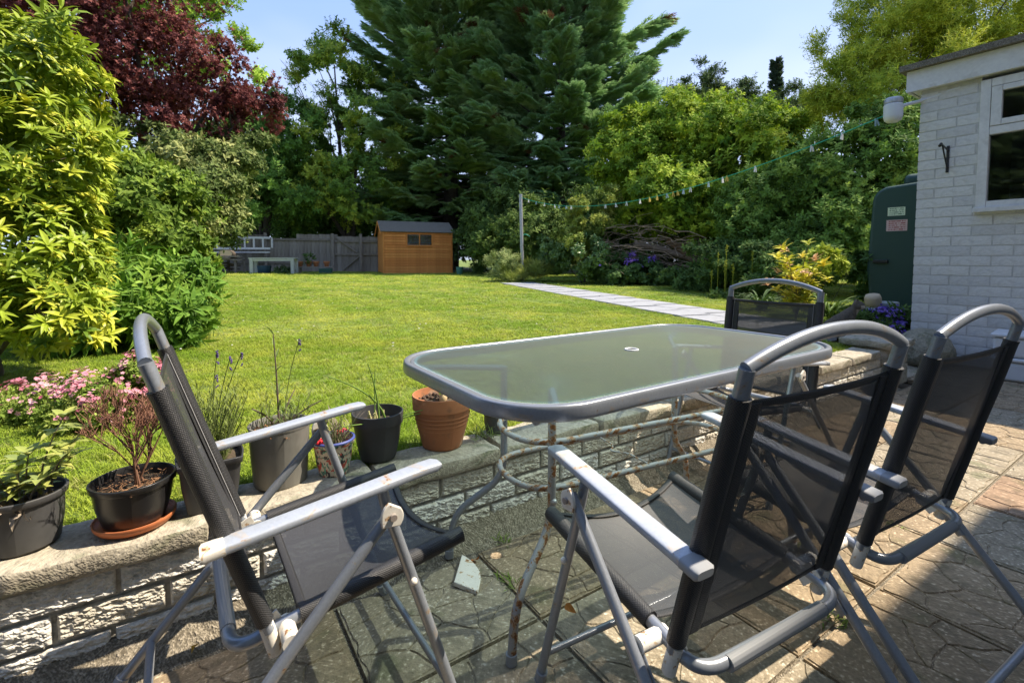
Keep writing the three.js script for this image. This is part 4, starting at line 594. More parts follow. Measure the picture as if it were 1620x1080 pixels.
// weeds in the joints, fallen leaves
{
  const rnd = mulberry(77); let k = 0;
  for (const [x, v, s, w] of [[0.85, 1.30, 1, 'growing in the paving joint by the white shard'], [1.86, 0.87, 0.9, 'in the joint under the nearest chair'], [2.33, 0.74, 1.1, 'in the joint behind the right chair'], [2.35, 0.95, 0.8, 'in the joint beyond the right chair'], [0.96, 1.50, 0.7, 'at the foot of the wall under the table'], [1.55, 0.61, 0.7, 'in the joint at the bottom of the picture']]) { const b = []; for (let i = 0; i < 26; i++) b.push(tr(blade(0.02 + rnd() * 0.03, 0.0025, 0.8, 2), (rnd() - 0.5) * 0.05 * s, -0.004, (rnd() - 0.5) * 0.09 * s, 0.3 + rnd() * 0.9, rnd() * 6.28, 0, 'YXZ')); solo('weed_tuft', 'small green weed tuft ' + w, 'weed', b, leafOf(0.17, 0.24, 0.04), V(x, 0, -v), 0); }
  for (const [x, v, c, w] of [[-0.02, 1.535, [0.50, 0.33, 0.06], 'yellow fallen leaf on the grit at the foot of the wall, left'], [0.80, 1.46, [0.45, 0.16, 0.04], 'orange fallen leaf beside the white shard'], [0.93, 1.10, [0.42, 0.17, 0.04], 'brown fallen leaf near the nearest chair leg']]) { const m = solo('fallen_leaf', w, 'leaf', blade(0.045, 0.014, 0.9, 4, 0.3), leafOf(...c, 0.2), V(x, v > 1.5 ? 0.012 : 0.008, -v)); m.rotation.set(1.35, rnd() * 6, 0.2); }
}

// ---------------------------------------------------------------- foliage
function sprig(n, len, wid, { stem = 0.5, curl = 0.5, tilt = 0.9, fold = 0.25, seed = 1, seg = 2, shape = 0.45 } = {}) {
  const rnd = mulberry(seed), out = [];
  for (let i = 0; i < n; i++) { const t = n > 1 ? i / (n - 1) : 1, q = 0.75 + 0.4 * rnd(); out.push(tr(blade(len * q, wid * q, curl * (0.6 + 0.8 * rnd()), seg, fold, shape), 0, stem * len * t, 0, tilt * (1.15 - 0.6 * t) * (0.8 + 0.4 * rnd()), i * 2.4 + rnd() * 0.8, 0, 'YXZ')); }
  return merge(out);
}
function blobAt(px, py, d, rx, ry, depth) { const c = spot(px, d, hgt(py, d)), a = rx / 766 * d, b = ry / 766 * d; return { c, r: V(a, b, depth ?? a) }; }
const ORI = new THREE.Object3D();
// leaves spread through a crown in clumps; tones: [dark, mid, light] base colours of this plant's leaves
function foliage(parent, name, blobs, n, geos, mat, tones, { size = [0.8, 1.3], shell = 0.62, clumps = 40, spread = 0.2, up = 0.35, seed = 1, droop = 0, floor = null, keep = null } = {}) {
  const rnd = mulberry(seed), gs = () => (rnd() + rnd() + rnd() - 1.5) * 1.15, list = [];
  const tot = blobs.reduce((s, b) => s + b.r.x * b.r.y, 0), mats = geos.map(() => []), cols = geos.map(() => []);
  for (const b of blobs) {
    const share = b.r.x * b.r.y / tot, nc = Math.max(6, Math.round(clumps * share)), m = Math.round(n * share / nc);
    for (let k = 0; k < nc; k++) {
      const u = rnd() * 2 - 1, a = rnd() * 6.2832, q = Math.sqrt(1 - u * u), dir = V(q * Math.cos(a), u, q * Math.sin(a)), rr = lerp(shell, 1.03, Math.pow(rnd(), 0.6)), cc = V(b.c.x + dir.x * b.r.x * rr, b.c.y + dir.y * b.r.y * rr, b.c.z + dir.z * b.r.z * rr), cr = spread * (0.6 + 0.8 * rnd()) * Math.cbrt(b.r.x * b.r.y * b.r.z), tone = rnd();
      for (let i = 0; i < m; i++) {
        const p = V(cc.x + gs() * cr, cc.y + gs() * cr * 0.75, cc.z + gs() * cr); if (floor !== null && p.y < floor(p)) continue; if (keep && !keep(p)) continue;
        const o = V((p.x - b.c.x) / b.r.x, (p.y - b.c.y) / b.r.y, (p.z - b.c.z) / b.r.z).normalize().multiplyScalar(0.7).add(V(p.x - cc.x, p.y - cc.y, p.z - cc.z).multiplyScalar(0.5 / cr)); o.add(V(gs() * 0.6, up + gs() * 0.5 - droop, gs() * 0.6)).normalize();
        const w = Math.floor(rnd() * geos.length); ORI.position.copy(p); ORI.quaternion.copy(aim(o, rnd() * 6.28)); ORI.scale.setScalar(lerp(size[0], size[1], rnd())); ORI.updateMatrix(); mats[w].push(ORI.matrix.clone());
        const t = clamp(tone * 0.55 + rnd() * 0.55, 0, 1); cols[w].push((t < 0.5 ? tones[0].clone().lerp(tones[1], t * 2) : tones[1].clone().lerp(tones[2], t * 2 - 1)));
      }
    }
  }
  geos.forEach((g, i) => { if (mats[i].length) copies(parent, name, g, mat, mats[i], cols[i]); });
}
const T3 = (a, b, c) => [col(...a), col(...b), col(...c)];
function limbs(parent, base, tips, r, mat = M.bark, seed = 3, fork = 0.35) {
  const rnd = mulberry(seed), top = base.clone().lerp(tips.reduce((s, t) => s.add(t), V(0, 0, 0)).multiplyScalar(1 / tips.length), fork), geo = (pts, a, b) => sweep(pts, (k) => lerp(a, b, k), (k) => lerp(a, b, k), { seg: 8 });
  top.x = lerp(base.x, top.x, 0.4); top.z = lerp(base.z, top.z, 0.4);
  part(parent, 'trunk', geo([base, base.clone().lerp(top, 0.5).add(V((rnd() - 0.5) * r, 0, (rnd() - 0.5) * r)), top], r, r * 0.72), mat);
  for (const t of tips) { const m = top.clone().lerp(t, 0.5).add(V((rnd() - 0.5) * 0.5, 0.15, (rnd() - 0.5) * 0.5)); const g = [geo([top.clone().lerp(base, rnd() * 0.15), m, t], r * 0.5, r * 0.1)]; for (let k = 0; k < 5; k++) { const s = m.clone().lerp(t, rnd() * 0.8), e = s.clone().add(V((rnd() - 0.5), 0.3 + rnd() * 0.5, (rnd() - 0.5)).multiplyScalar(t.distanceTo(top) * 0.35)); g.push(geo([s, s.clone().lerp(e, 0.5).add(V(0, 0.05, 0)), e], r * 0.16, r * 0.04)); } part(parent, 'limb', g, mat); }
}
const LF = {
  broad: [sprig(7, 0.085, 0.020, { seed: 1, tilt: 1.25 }), sprig(7, 0.08, 0.021, { seed: 2, tilt: 1.4 }), sprig(6, 0.07, 0.017, { seed: 22, tilt: 1.0 })],
  round: [sprig(7, 0.07, 0.024, { seed: 3, shape: 0.4, tilt: 1.2 }), sprig(7, 0.065, 0.022, { seed: 4, tilt: 1.35 })],
  lance: [sprig(7, 0.15, 0.016, { seed: 5, curl: 0.8, seg: 3, stem: 0.8 }), sprig(7, 0.14, 0.014, { seed: 6, curl: 1.0, seg: 3, stem: 0.8 })],
  narrow: [sprig(9, 0.085, 0.009, { seed: 7, stem: 1.6, curl: 0.6 }), sprig(9, 0.08, 0.009, { seed: 8, stem: 1.8, curl: 0.7 })],
  laurel: [sprig(8, 0.12, 0.03, { seed: 9, curl: 0.4, tilt: 1.3 }), sprig(8, 0.115, 0.028, { seed: 10, curl: 0.5, tilt: 1.45 }), sprig(7, 0.09, 0.022, { seed: 20, curl: 0.5, tilt: 1.15 })],
  far: [sprig(10, 0.18, 0.05, { seed: 11, stem: 1.5, tilt: 1.3 }), sprig(10, 0.16, 0.045, { seed: 12, stem: 1.5, tilt: 1.5 }), sprig(11, 0.12, 0.034, { seed: 23, stem: 2.4, tilt: 1.2 })],
  tiny: [sprig(9, 0.022, 0.005, { seed: 15, stem: 1.8 }), sprig(9, 0.02, 0.005, { seed: 16, stem: 2 })],
  small: [sprig(9, 0.04, 0.010, { seed: 13, stem: 1.8 }), sprig(9, 0.036, 0.010, { seed: 14, stem: 2 })],
};
function shrub(name, label, category, px, d, blobs, n, geos, mat, tones, opt = {}) {
  const g = spot(px, d), base = V(g.x, lawnY(g.x, g.z), g.z), t = thing(name, label, category, null, 0, opt.group);
  if (opt.stems !== 0) { const tips = blobs.slice(0, 5).map(b => b.c.clone()); limbs(t, base.clone().add(V(0, -0.05, 0)), tips, opt.r ?? 0.06, M.bark, (opt.seed ?? 1) + 5, 0.2); }
  foliage(t, opt.part ?? 'foliage', blobs, n, geos, mat, tones, { floor: (p) => lawnY(p.x, p.z) + 0.02, ...opt });
  if (opt.fill) foliage(t, 'inner_foliage', blobs.map(b => ({ c: b.c, r: b.r.clone().multiplyScalar(0.86) })), opt.fill, LF.far, M.leaf, tones, { floor: (p) => lawnY(p.x, p.z) + 0.02, shell: 0.1, clumps: Math.round(opt.fill / 6), spread: 0.3, seed: (opt.seed ?? 1) + 1000, size: opt.fs ?? [0.8, 1.3] });
  return t;
}
const bl = (...a) => a.map(q => blobAt(...q));

// near yellow-green shrub, left: whorls of long leaves
{
  const t = thing('evergreen_shrub', 'big bright yellow-green evergreen shrub with whorled leaves at the left edge', 'shrub'); const rnd = mulberry(401);
  const B = bl([25, 125, 3.15, 128, 92], [40, 255, 3.05, 118, 110], [20, 405, 2.95, 125, 125], [85, 500, 2.8, 82, 55], [-70, 110, 3.4, 150, 90]), g0 = spot(-20, 3.05);
  limbs(t, V(g0.x, 0.25, g0.z), B.map(b => b.c.clone()), 0.035, M.bark, 4, 0.15);
  const whorl = (n, len, seed, tilt) => { const r = mulberry(seed), o = []; for (let i = 0; i < n; i++) { const k = 0.8 + 0.4 * r(); o.push(tr(blade(len * k * 0.92, 0.0108 * k, 0.55 + r() * 0.5, 4, 0.35, 0.5), 0, i * 0.0018, 0, tilt * (1.2 - 0.55 * i / n) * (0.85 + 0.3 * r()), i * 2.39996, 0, 'YXZ')); } return merge(o); };
  const W = [whorl(11, 0.088, 1, 1.1), whorl(12, 0.095, 2, 1.25), whorl(10, 0.08, 3, 0.95)], tones = T3([0.13, 0.22, 0.02], [0.33, 0.42, 0.03], [0.56, 0.57, 0.06]), wm = [0, 1, 2, 3, 4].map(k => { const q = k / 4; const c = q < 0.5 ? tones[0].clone().lerp(tones[1], q * 2) : tones[1].clone().lerp(tones[2], q * 2 - 1); return leafOf(c.r, c.g, c.b, 0.3, 0.42); });
  const all = [];
  for (const b of B) { const n = Math.round(b.r.x * b.r.y * 1250); for (let i = 0; i < n; i++) { const u = rnd() * 2 - 1, a = rnd() * 6.28, q = Math.sqrt(1 - u * u), bump = 0.8 + 0.34 * fbm(u * 2.3 + b.c.x, q * Math.cos(a) * 2.3, q * Math.sin(a) * 2.3 + b.c.y, 2), rr = bump * lerp(0.84, 1.03, rnd()), d = V(q * Math.cos(a), u, q * Math.sin(a)), p = V(b.c.x + d.x * b.r.x * rr, b.c.y + d.y * b.r.y * rr, b.c.z + d.z * b.r.z * rr); if (p.y < 0.36) continue; all.push({ p, d: d.clone().multiplyScalar(0.75).add(V((rnd() - 0.5) * 0.6, 0.75, (rnd() - 0.5) * 0.6)).normalize(), lit: clamp(0.35 + 0.5 * d.y + 0.35 * (rnd() - 0.3), 0, 1), s: 0.8 + 0.5 * rnd() }); } }
  const score = (e) => { const x = e.p.x, z = e.p.z, f = x * SN - z * CS, s = x * CS + z * SN; return f > 0 && Math.abs(s / f) < 1.12 ? f : f + 9; }; all.sort((a, b) => score(a) - score(b));
  const rest = [[], [], []], rc = [[], [], []];
  all.forEach((e, i) => { const w = Math.floor(rnd() * 3), k = Math.floor(clamp(rnd() * 3 + (rnd() < 0.5 ? 1.99 : 0), 0, 4.99)); if (i < 290) { const m = part(t, 'leaf_whorl', W[w], wm[k]); m.position.copy(e.p); m.quaternion.copy(aim(e.d, rnd() * 6.28)); m.scale.setScalar(e.s); } else { ORI.position.copy(e.p); ORI.quaternion.copy(aim(e.d, rnd() * 6.28)); ORI.scale.setScalar(e.s); ORI.updateMatrix(); rest[w].push(ORI.matrix.clone()); rc[w].push(wm[k].color.clone()); } });
  W.forEach((g, i) => copies(t, 'foliage', g, M.leaf, rest[i], rc[i]));
  foliage(t, 'inner_foliage', B, 1500, LF.lance, M.leaf, T3([0.13, 0.22, 0.02], [0.22, 0.31, 0.025], [0.33, 0.42, 0.03]), { size: [0.5, 0.8], shell: 0.5, clumps: 90, spread: 0.18, seed: 402, floor: (p) => 0.32 });
}
// left border
{
  const t = shrub('peony_clump', 'dark green long-leaved perennial spilling over the lawn edge beside the yellow shrub', 'plant', 235, 4.3, bl([215, 465, 4.35, 85, 62], [165, 500, 4.0, 70, 55], [275, 505, 4.2, 45, 34]), 1200, LF.lance, M.leaf, T3([0.065, 0.1495, 0.0156], [0.13, 0.26, 0.026], [0.247, 0.39, 0.0455]), { size: [0.75, 1.2], clumps: 60, seed: 411, up: 0.3, r: 0.012 });
  const p = thing('pink_flower_clump', 'clump of pale pink flowers at the lawn edge below the yellow shrub', 'flowers'), PB = bl([160, 632, 2.25, 85, 42], [60, 640, 2.3, 90, 40], [210, 605, 2.3, 40, 42]);
  PB.forEach(b => b.r.z *= 0.7);
  foliage(p, 'foliage', PB.map(b => ({ c: b.c.clone().add(V(0, -0.03, 0)), r: b.r.clone().multiplyScalar(0.8) })), 3600, LF.tiny, M.leaf, T3([0.117, 0.208, 0.026], [0.234, 0.338, 0.052], [0.39, 0.455, 0.104]), { clumps: 60, spread: 0.22, seed: 412, shell: 0.3, floor: q => 0.29 });
  const pet = []; for (let k = 0; k < 5; k++) pet.push(tr(blade(0.0085, 0.004, 0.5, 2, 0.1, 0.5), 0, 0, 0, 1.15, k * 1.2566, 0, 'YXZ')); const flower = merge(pet);
  PB.forEach(b => { b.r.y *= 1.1; }); foliage(p, 'flowers', PB, 1900, [flower], M.leaf, T3([0.55, 0.12, 0.20], [0.66, 0.29, 0.36], [0.72, 0.46, 0.48]), { clumps: 130, spread: 0.26, seed: 413, shell: 0.8, up: 0.6, size: [1.0, 1.6], floor: q => 0.36 });
  shrub('leafy_shrub', 'fresh green leafy shrub behind the yellow shrub, above the perennial', 'shrub', 215, 5.8, bl([215, 345, 5.8, 95, 80], [160, 290, 5.6, 80, 70], [265, 400, 5.6, 60, 50]), 4200, LF.broad, M.leaf, T3([0.05, 0.105, 0.01], [0.16, 0.255, 0.025], [0.38, 0.47, 0.06]), { clumps: 90, seed: 421 });
  shrub('variegated_shrub', 'tall shrub with pale silvery green leaves under the copper tree', 'shrub', 300, 7.6, bl([285, 310, 7.6, 95, 70], [230, 250, 7.8, 80, 50], [345, 275, 8.2, 55, 50], [330, 360, 7.6, 50, 50], [385, 240, 9.0, 40, 45]), 5200, LF.broad, M.leaf, T3([0.045, 0.08, 0.014], [0.13, 0.185, 0.04], [0.42, 0.44, 0.16]), { clumps: 110, seed: 431, spread: 0.22 });
  shrub('lime_shrub', 'lime green shrub at the end of the left border beside the log pile', 'shrub', 305, 9.6, bl([298, 375, 9.8, 40, 55], [312, 330, 10, 30, 40], [285, 420, 9.5, 40, 30]), 1500, LF.broad, M.leaf, T3([0.13, 0.208, 0.026], [0.312, 0.377, 0.039], [0.468, 0.494, 0.065]), { clumps: 40, seed: 441 });
  const cu = thing('copper_tree', 'copper leaved tree with dark red foliage in the upper left corner', 'tree'), CB = bl([120, 50, 8.2, 125, 90], [245, 105, 8.6, 105, 85], [360, 140, 9.0, 80, 55], [60, -40, 7.8, 110, 80], [210, -30, 8.2, 130, 70], [290, 195, 8.8, 85, 40], [400, 175, 9.2, 50, 35], [180, 170, 8.4, 70, 45]), cb = spot(230, 8.6);
  limbs(cu, V(cb.x, lawnY(cb.x, cb.z) - 0.05, cb.z), CB.map(b => b.c.clone()), 0.13, M.bark, 9, 0.3);
  foliage(cu, 'crown', CB, 17000, LF.round, M.leaf, T3([0.07, 0.015, 0.018], [0.15, 0.035, 0.032], [0.36, 0.13, 0.11]), { clumps: 300, spread: 0.26, seed: 451, shell: 0.3, size: [0.45, 0.9] });
  shrub('green_tree', 'bright green tree crown rising behind the copper tree', 'tree', 300, 15, bl([285, 20, 15, 65, 60], [325, -25, 15, 70, 55], [375, 115, 15, 45, 50], [250, 90, 15, 70, 70]), 3400, LF.far, M.leaf, T3([0.1521, 0.2704, 0.0254], [0.3211, 0.4901, 0.0507], [0.5408, 0.6929, 0.0845]), { clumps: 90, seed: 461, r: 0.2, size: [0.5, 0.8], part: 'crown' });
  shrub('dark_tree', 'dark green broadleaf tree left of the conifers above the fence', 'tree', 420, 22.5, bl([400, 255, 22.5, 75, 80], [455, 210, 23, 60, 60], [430, 310, 22, 80, 60], [350, 250, 21, 60, 60]), 5200, LF.far, M.leaf, T3([0.0676, 0.1436, 0.0237], [0.1268, 0.2535, 0.0372], [0.2366, 0.3887, 0.0676]), { clumps: 130, seed: 471, r: 0.28, part: 'crown', spread: 0.19, size: [0.8, 1.2], fill: 900 });
  shrub('ash_tree', 'tall broadleaf tree with sunlit yellowish top beside the conifers', 'tree', 560, 24.5, bl([535, 110, 24.5, 60, 58], [575, 190, 24, 70, 65], [520, 235, 24, 60, 60], [560, 300, 23.5, 80, 55], [500, 310, 23.5, 60, 55]), 5400, LF.far, M.leaf, T3([0.0761, 0.1605, 0.0237], [0.1859, 0.3042, 0.0372], [0.507, 0.5577, 0.0676]), { clumps: 100, seed: 481, r: 0.3, part: 'crown', spread: 0.17, size: [0.7, 1.1] });
  // bare twiggy limb against the sky
  const tw = thing('bare_tree', 'thin bare branching tree against the sky left of the conifers', 'tree'), b0 = spot(545, 24.2), P0 = V(b0.x, 0.4, b0.z), rnd = mulberry(491), gs = [];
  const grow = (p, dir, L, r, dep) => { const e = p.clone().addScaledVector(dir, L), m = p.clone().lerp(e, 0.5).add(V((rnd() - 0.5) * L * 0.12, 0, (rnd() - 0.5) * L * 0.12)); gs.push(sweep([p, m, e], (k) => lerp(r, r * 0.6, k), (k) => lerp(r, r * 0.6, k), { seg: 5, cap: false })); if (dep > 0) for (let k = 0; k < 3; k++) grow(m.clone().lerp(e, k * 0.5), dir.clone().add(V((rnd() - 0.5) * 0.9 - CS * 0.15, 0.1 + rnd() * 0.2, (rnd() - 0.5) * 0.9 - SN * 0.15)).normalize(), L * 0.62, r * 0.55, dep - 1); };
  const tip = spot(452, 24, hgt(105, 24)), k0 = P0.clone(); k0.y = 5.5; part(tw, 'trunk', sweep([P0, k0], 0.09, 0.09, { seg: 7 }), M.bark); grow(k0, tip.clone().sub(k0).normalize(), 2.5, 0.06, 4); part(tw, 'branches', gs, M.bark).userData.kind = 'stuff';
}
// two big conifers with plumed boughs
function spray(seed) {
  const rnd = mulberry(seed), P = [], q = (a, d, w, L, dz) => { const n = [-d[1] * w, d[0] * w]; const m = [a[0] + d[0] * L * 0.45, a[1] + d[1] * L * 0.45], e = [a[0] + d[0] * L, a[1] + d[1] * L]; const z = (p) => -0.16 * p[1] * p[1] - 0.30 * p[0] * p[0] + dz; P.push(a[0], a[1], z(a), m[0] + n[0], m[1] + n[1], z(m) + 0.02, e[0], e[1], z(e) - 0.03, a[0], a[1], z(a), e[0], e[1], z(e) - 0.03, m[0] - n[0], m[1] - n[1], z(m) + 0.02); };
  q([0, 0], [0, 1], 0.03, 1, 0);
  for (let i = 0; i < 15; i++) { const t = 0.06 + i / 15 * 0.9; for (const s of [-1, 1]) { const L = (0.44 * Math.sin(Math.PI * (0.18 + 0.8 * t)) + 0.08) * (0.75 + 0.5 * rnd()), a = 0.75 + (rnd() - 0.5) * 0.3, d = [s * Math.sin(a), Math.cos(a)], dz = (rnd() - 0.5) * 0.05; q([0, t], d, 0.022, L, dz); for (let k = 0; k < 3; k++) { const tt = 0.25 + k * 0.25, b = a + (k % 2 ? 0.6 : -0.6); q([d[0] * L * tt, t + d[1] * L * tt], [s * Math.sin(b), Math.cos(b)], 0.018, L * 0.42, dz); } } }
  return fromTris(P);
}
const SPR = [spray(1), spray(2)];
function conifer(name, label, px, d, H, Rm, seed, tones, prof, ks = 1) {
  const t = thing(name, label, 'tree'), g = px.isVector3 ? px : spot(px, d), y0 = lawnY(g.x, g.z), rnd = mulberry(seed), mats = [[], []], cols = [[], []];
  part(t, 'trunk', sweep([V(g.x, y0 - 0.1, g.z), V(g.x + 0.2, y0 + H * 0.5, g.z), V(g.x, y0 + H, g.z)], (k) => lerp(0.45, 0.05, k), (k) => lerp(0.45, 0.05, k), { seg: 9 }), M.bark);
  const N = 165, br = [];
  for (let i = 0; i < N; i++) {
    const f = (i + rnd()) / N, h = y0 + 0.8 + f * (H - 1.2), az = i * 2.39996 + rnd() * 0.5, L = Rm * prof(f) * (0.72 + 0.45 * rnd()), el = lerp(-0.12, 0.75, f) + (rnd() - 0.5) * 0.25, hd = V(Math.cos(az), 0, Math.sin(az)), pts = [];
    for (let k = 0; k <= 6; k++) { const s = k / 6; pts.push(V(g.x, h, g.z).addScaledVector(hd, L * s * Math.cos(el)).add(V(0, L * s * Math.sin(el) + 0.10 * L * s * s - 0.05 * L * Math.sin(s * 3), 0))); }
    br.push(sweep(pts.slice(0, 6), (k) => lerp(0.07, 0.012, k), (k) => lerp(0.07, 0.012, k), { seg: 5, cap: false }));
    const cnt = Math.round(22 + L * 15), side = V(-hd.z, 0, hd.x), tone = rnd(), fan = 0.24 + 0.1 * rnd();
    for (let k = 0; k < cnt; k++) {
      const s = 0.22 + 0.80 * Math.pow(rnd(), 0.72), i0 = Math.min(5, Math.floor(s * 6)), q = pts[i0].clone().lerp(pts[i0 + 1], Math.min(1.15, s * 6 - i0)), lat = (rnd() * 2 - 1) * L * fan * (1.15 - s), dir = pts[i0 + 1].clone().sub(pts[i0]).normalize();
      q.addScaledVector(side, lat).add(V(0, (rnd() - 0.35) * 0.35 * (1.2 - s) - Math.abs(lat) * 0.12, 0)); const o = dir.addScaledVector(side, Math.sign(lat) * 0.6 * rnd() + (rnd() - 0.5) * 0.3).add(V(0, 0.04 + (rnd() - 0.5) * 0.6, 0)).normalize();
      const X = V().crossVectors(o, V(0, 1, 0)).normalize(), Z = V().crossVectors(X, o), w = Math.floor(rnd() * 2), sc = ks * (0.42 + 0.6 * rnd()) * (1.15 - 0.3 * s); ORI.matrix.makeBasis(X, o, Z); ORI.quaternion.setFromRotationMatrix(ORI.matrix).multiply(new THREE.Quaternion().setFromAxisAngle(V(0, 1, 0), (rnd() - 0.5) * 1.2)); ORI.position.copy(q); ORI.scale.setScalar(sc); ORI.updateMatrix(); mats[w].push(ORI.matrix.clone());
      const u = clamp(tone * 0.45 + rnd() * 0.55 + 0.04, 0, 1), c = u < 0.5 ? tones[0].clone().lerp(tones[1], u * 2) : tones[1].clone().lerp(tones[2], u * 2 - 1); if (rnd() < 0.012) c.set(0, 0, 0).add(col(0.20, 0.11, 0.05)); cols[w].push(c);
    }
  }
  part(t, 'boughs', br, M.bark).userData.kind = 'stuff';
  SPR.forEach((s, i) => copies(t, 'crown', s, M.needle, mats[i], cols[i]));
}
const prof = (f) => f < 0.15 ? lerp(0.75, 0.9, f / 0.15) : f < 0.6 ? lerp(0.9, 1.0, (f - 0.15) / 0.45) : lerp(1.0, 0.25, (f - 0.6) / 0.4);
conifer('conifer', 'huge dark green conifer with plumed boughs directly behind the shed', 712, 26.0, 21, 4.6, 501, T3([0.1326, 0.2496, 0.0858], [0.273, 0.4368, 0.1482], [0.5148, 0.6552, 0.2652]), prof);
conifer('conifer', 'huge dark green conifer right of the shed, its boughs reaching over the hedge', 880, 24.5, 20, 4.9, 502, T3([0.1248, 0.2418, 0.0936], [0.2496, 0.4212, 0.1638], [0.4836, 0.6396, 0.2808]), prof);

// right side hedges and trees
{
  shrub('laurel_hedge', 'big sunlit glossy evergreen hedge right of the conifers behind the washing line', 'hedge', 1090, 15.5, bl([1000, 245, 15.5, 62, 62], [1085, 215, 15.8, 85, 55], [1190, 235, 15, 80, 65], [1050, 310, 14.8, 90, 65], [1150, 320, 14.6, 95, 70], [1240, 300, 14.8, 60, 70]), 14000, LF.laurel, M.leaf, T3([0.05, 0.125, 0.012], [0.225, 0.355, 0.022], [0.50, 0.585, 0.05]), { clumps: 260, seed: 511, spread: 0.19, r: 0.12, size: [0.9, 1.4], fill: 2000, up: 0.7 });
  shrub('lit_bush', 'yellow-green bush catching the sun just right of the washing line post', 'bush', 925, 14.2, bl([930, 345, 14.2, 36, 42], [905, 385, 14, 36, 30], [955, 315, 14.3, 25, 25]), 1700, LF.broad, M.leaf, T3([0.104, 0.169, 0.026], [0.247, 0.312, 0.0455], [0.468, 0.481, 0.104]), { clumps: 45, seed: 521, r: 0.03, size: [0.9, 1.4] });
  shrub('dark_bush', 'green rounded bush below the sunlit bush by the brush pile', 'bush', 920, 13.6, bl([925, 405, 13.6, 42, 32], [880, 400, 14.6, 30, 34]), 1700, LF.broad, M.leafGloss, T3([0.05, 0.11, 0.018], [0.09, 0.17, 0.03], [0.15, 0.25, 0.05]), { clumps: 40, seed: 522, r: 0.03 });
  shrub('shade_bush', 'dark shady undergrowth bush right of the shed behind the post', 'bush', 790, 19.5, bl([770, 385, 20, 45, 42], [845, 375, 18.5, 50, 55], [800, 350, 20.5, 60, 50]), 3600, LF.far, M.leaf, T3([0.05, 0.105, 0.018], [0.10, 0.17, 0.03], [0.17, 0.25, 0.05]), { clumps: 90, seed: 523, r: 0.06, size: [0.5, 0.9], fill: 700 });
  shrub('mixed_hedge', 'tall dark green mixed hedge behind the yellow shrub and oil tank', 'hedge', 1280, 10.6, bl([1210, 330, 11.4, 75, 60], [1300, 290, 10.8, 85, 80], [1390, 255, 10.2, 80, 95], [1330, 380, 9.8, 95, 60], [1430, 350, 9.6, 70, 90], [1170, 400, 11.2, 70, 55], [1240, 410, 10.2, 70, 45]), 11000, LF.broad, M.leaf, T3([0.0761, 0.1521, 0.0237], [0.1521, 0.2704, 0.0372], [0.3211, 0.4394, 0.0761]), { clumps: 220, seed: 531, spread: 0.2, r: 0.07, fill: 2600, size: [0.9, 1.4], fs: [0.5, 0.8] });
  shrub('willow_tree', 'tall yellow-green fine-leaved tree above the outbuilding roof', 'tree', 1430, 12.4, bl([1345, 95, 12.4, 62, 62], [1425, 45, 12.2, 90, 60], [1540, 30, 12, 110, 75], [1410, 140, 11.8, 100, 55], [1325, 160, 12.2, 50, 45], [1480, -55, 12.3, 130, 65], [1620, 60, 12, 90, 90], [1500, 130, 11.6, 90, 60]), 19000, LF.narrow, M.leaf, T3([0.17, 0.27, 0.025], [0.37, 0.45, 0.035], [0.60, 0.60, 0.06]), { clumps: 330, seed: 541, spread: 0.2, r: 0.14, size: [0.9, 1.7], part: 'crown', shell: 0.4 });
  const far = [[1100, 150, 36, 34, 42, 0], [1160, 165, 37, 34, 26, 1], [1045, 165, 30, 45, 50, 2], [1260, 165, 38, 42, 26, 3]], what = ['rounded', 'low', 'leaning', 'broad'], where = ['right of the conifers', 'in the middle of the far skyline', 'just behind the right conifer', 'left of the willow'];
  far.forEach(([px, py, d, rx, ry], i) => shrub('far_tree', 'distant ' + what[i] + ' green tree on the skyline ' + where[i], 'tree', px, d, bl([px, py, d, rx, ry], [px + rx * 0.6, py + ry * 0.7, d, rx, ry], [px - rx * 0.7, py + ry, d, rx, ry]), 1700, LF.far, M.leaf, T3([0.039, 0.078, 0.0195], [0.078, 0.13, 0.0325], [0.156, 0.221, 0.0585]), { clumps: 60, seed: 551 + i, r: 0.25, part: 'crown', group: 'distant trees on the skyline', size: [0.9, 1.4] }));
  conifer('far_conifer', 'small distant conifer with a spiky drooping top on the skyline', 1219, 40, 16.8, 1.15, 560, T3([0.039, 0.078, 0.039], [0.065, 0.117, 0.0585], [0.104, 0.156, 0.078]), (f) => lerp(1.5, 0.16, Math.pow(f, 0.6)), 0.5);
  shrub('boundary_hedge', 'continuous dark hedge closing the garden behind fence and conifers', 'hedge', 620, 29, [340, 420, 500, 580, 660, 740, 820, 900, 980, 1060].map((px, i) => blobAt(px, 345 - (i % 3) * 14, 28.5 + (i % 2), 62, 70, 1.4)), 12000, LF.far, M.leaf, T3([0.05, 0.105, 0.018], [0.09, 0.16, 0.026], [0.15, 0.23, 0.045]), { clumps: 400, seed: 571, r: 0.1, stems: 0, shell: 0.2, size: [1.2, 1.9], spread: 0.3 });
  shrub('side_hedge', 'dark hedge mass closing the garden behind the brush pile and laurel', 'hedge', 1200, 18, [960, 1020, 1080, 1150, 1220, 1290, 1360, 1430].map((px, i) => blobAt(px, 360 - (i % 3) * 16, 17.5 - (px > 1200 ? (px - 1200) / 45 : 0), 62, 75, 0.9)).concat([970, 1030, 1090, 1150].map(px => blobAt(px, 425, 16.2, 45, 26, 0.6))), 9500, LF.far, M.leaf, T3([0.05, 0.105, 0.018], [0.09, 0.16, 0.026], [0.15, 0.23, 0.045]), { clumps: 260, seed: 572, stems: 0, shell: 0.2, size: [0.7, 1.1], spread: 0.3 });
}

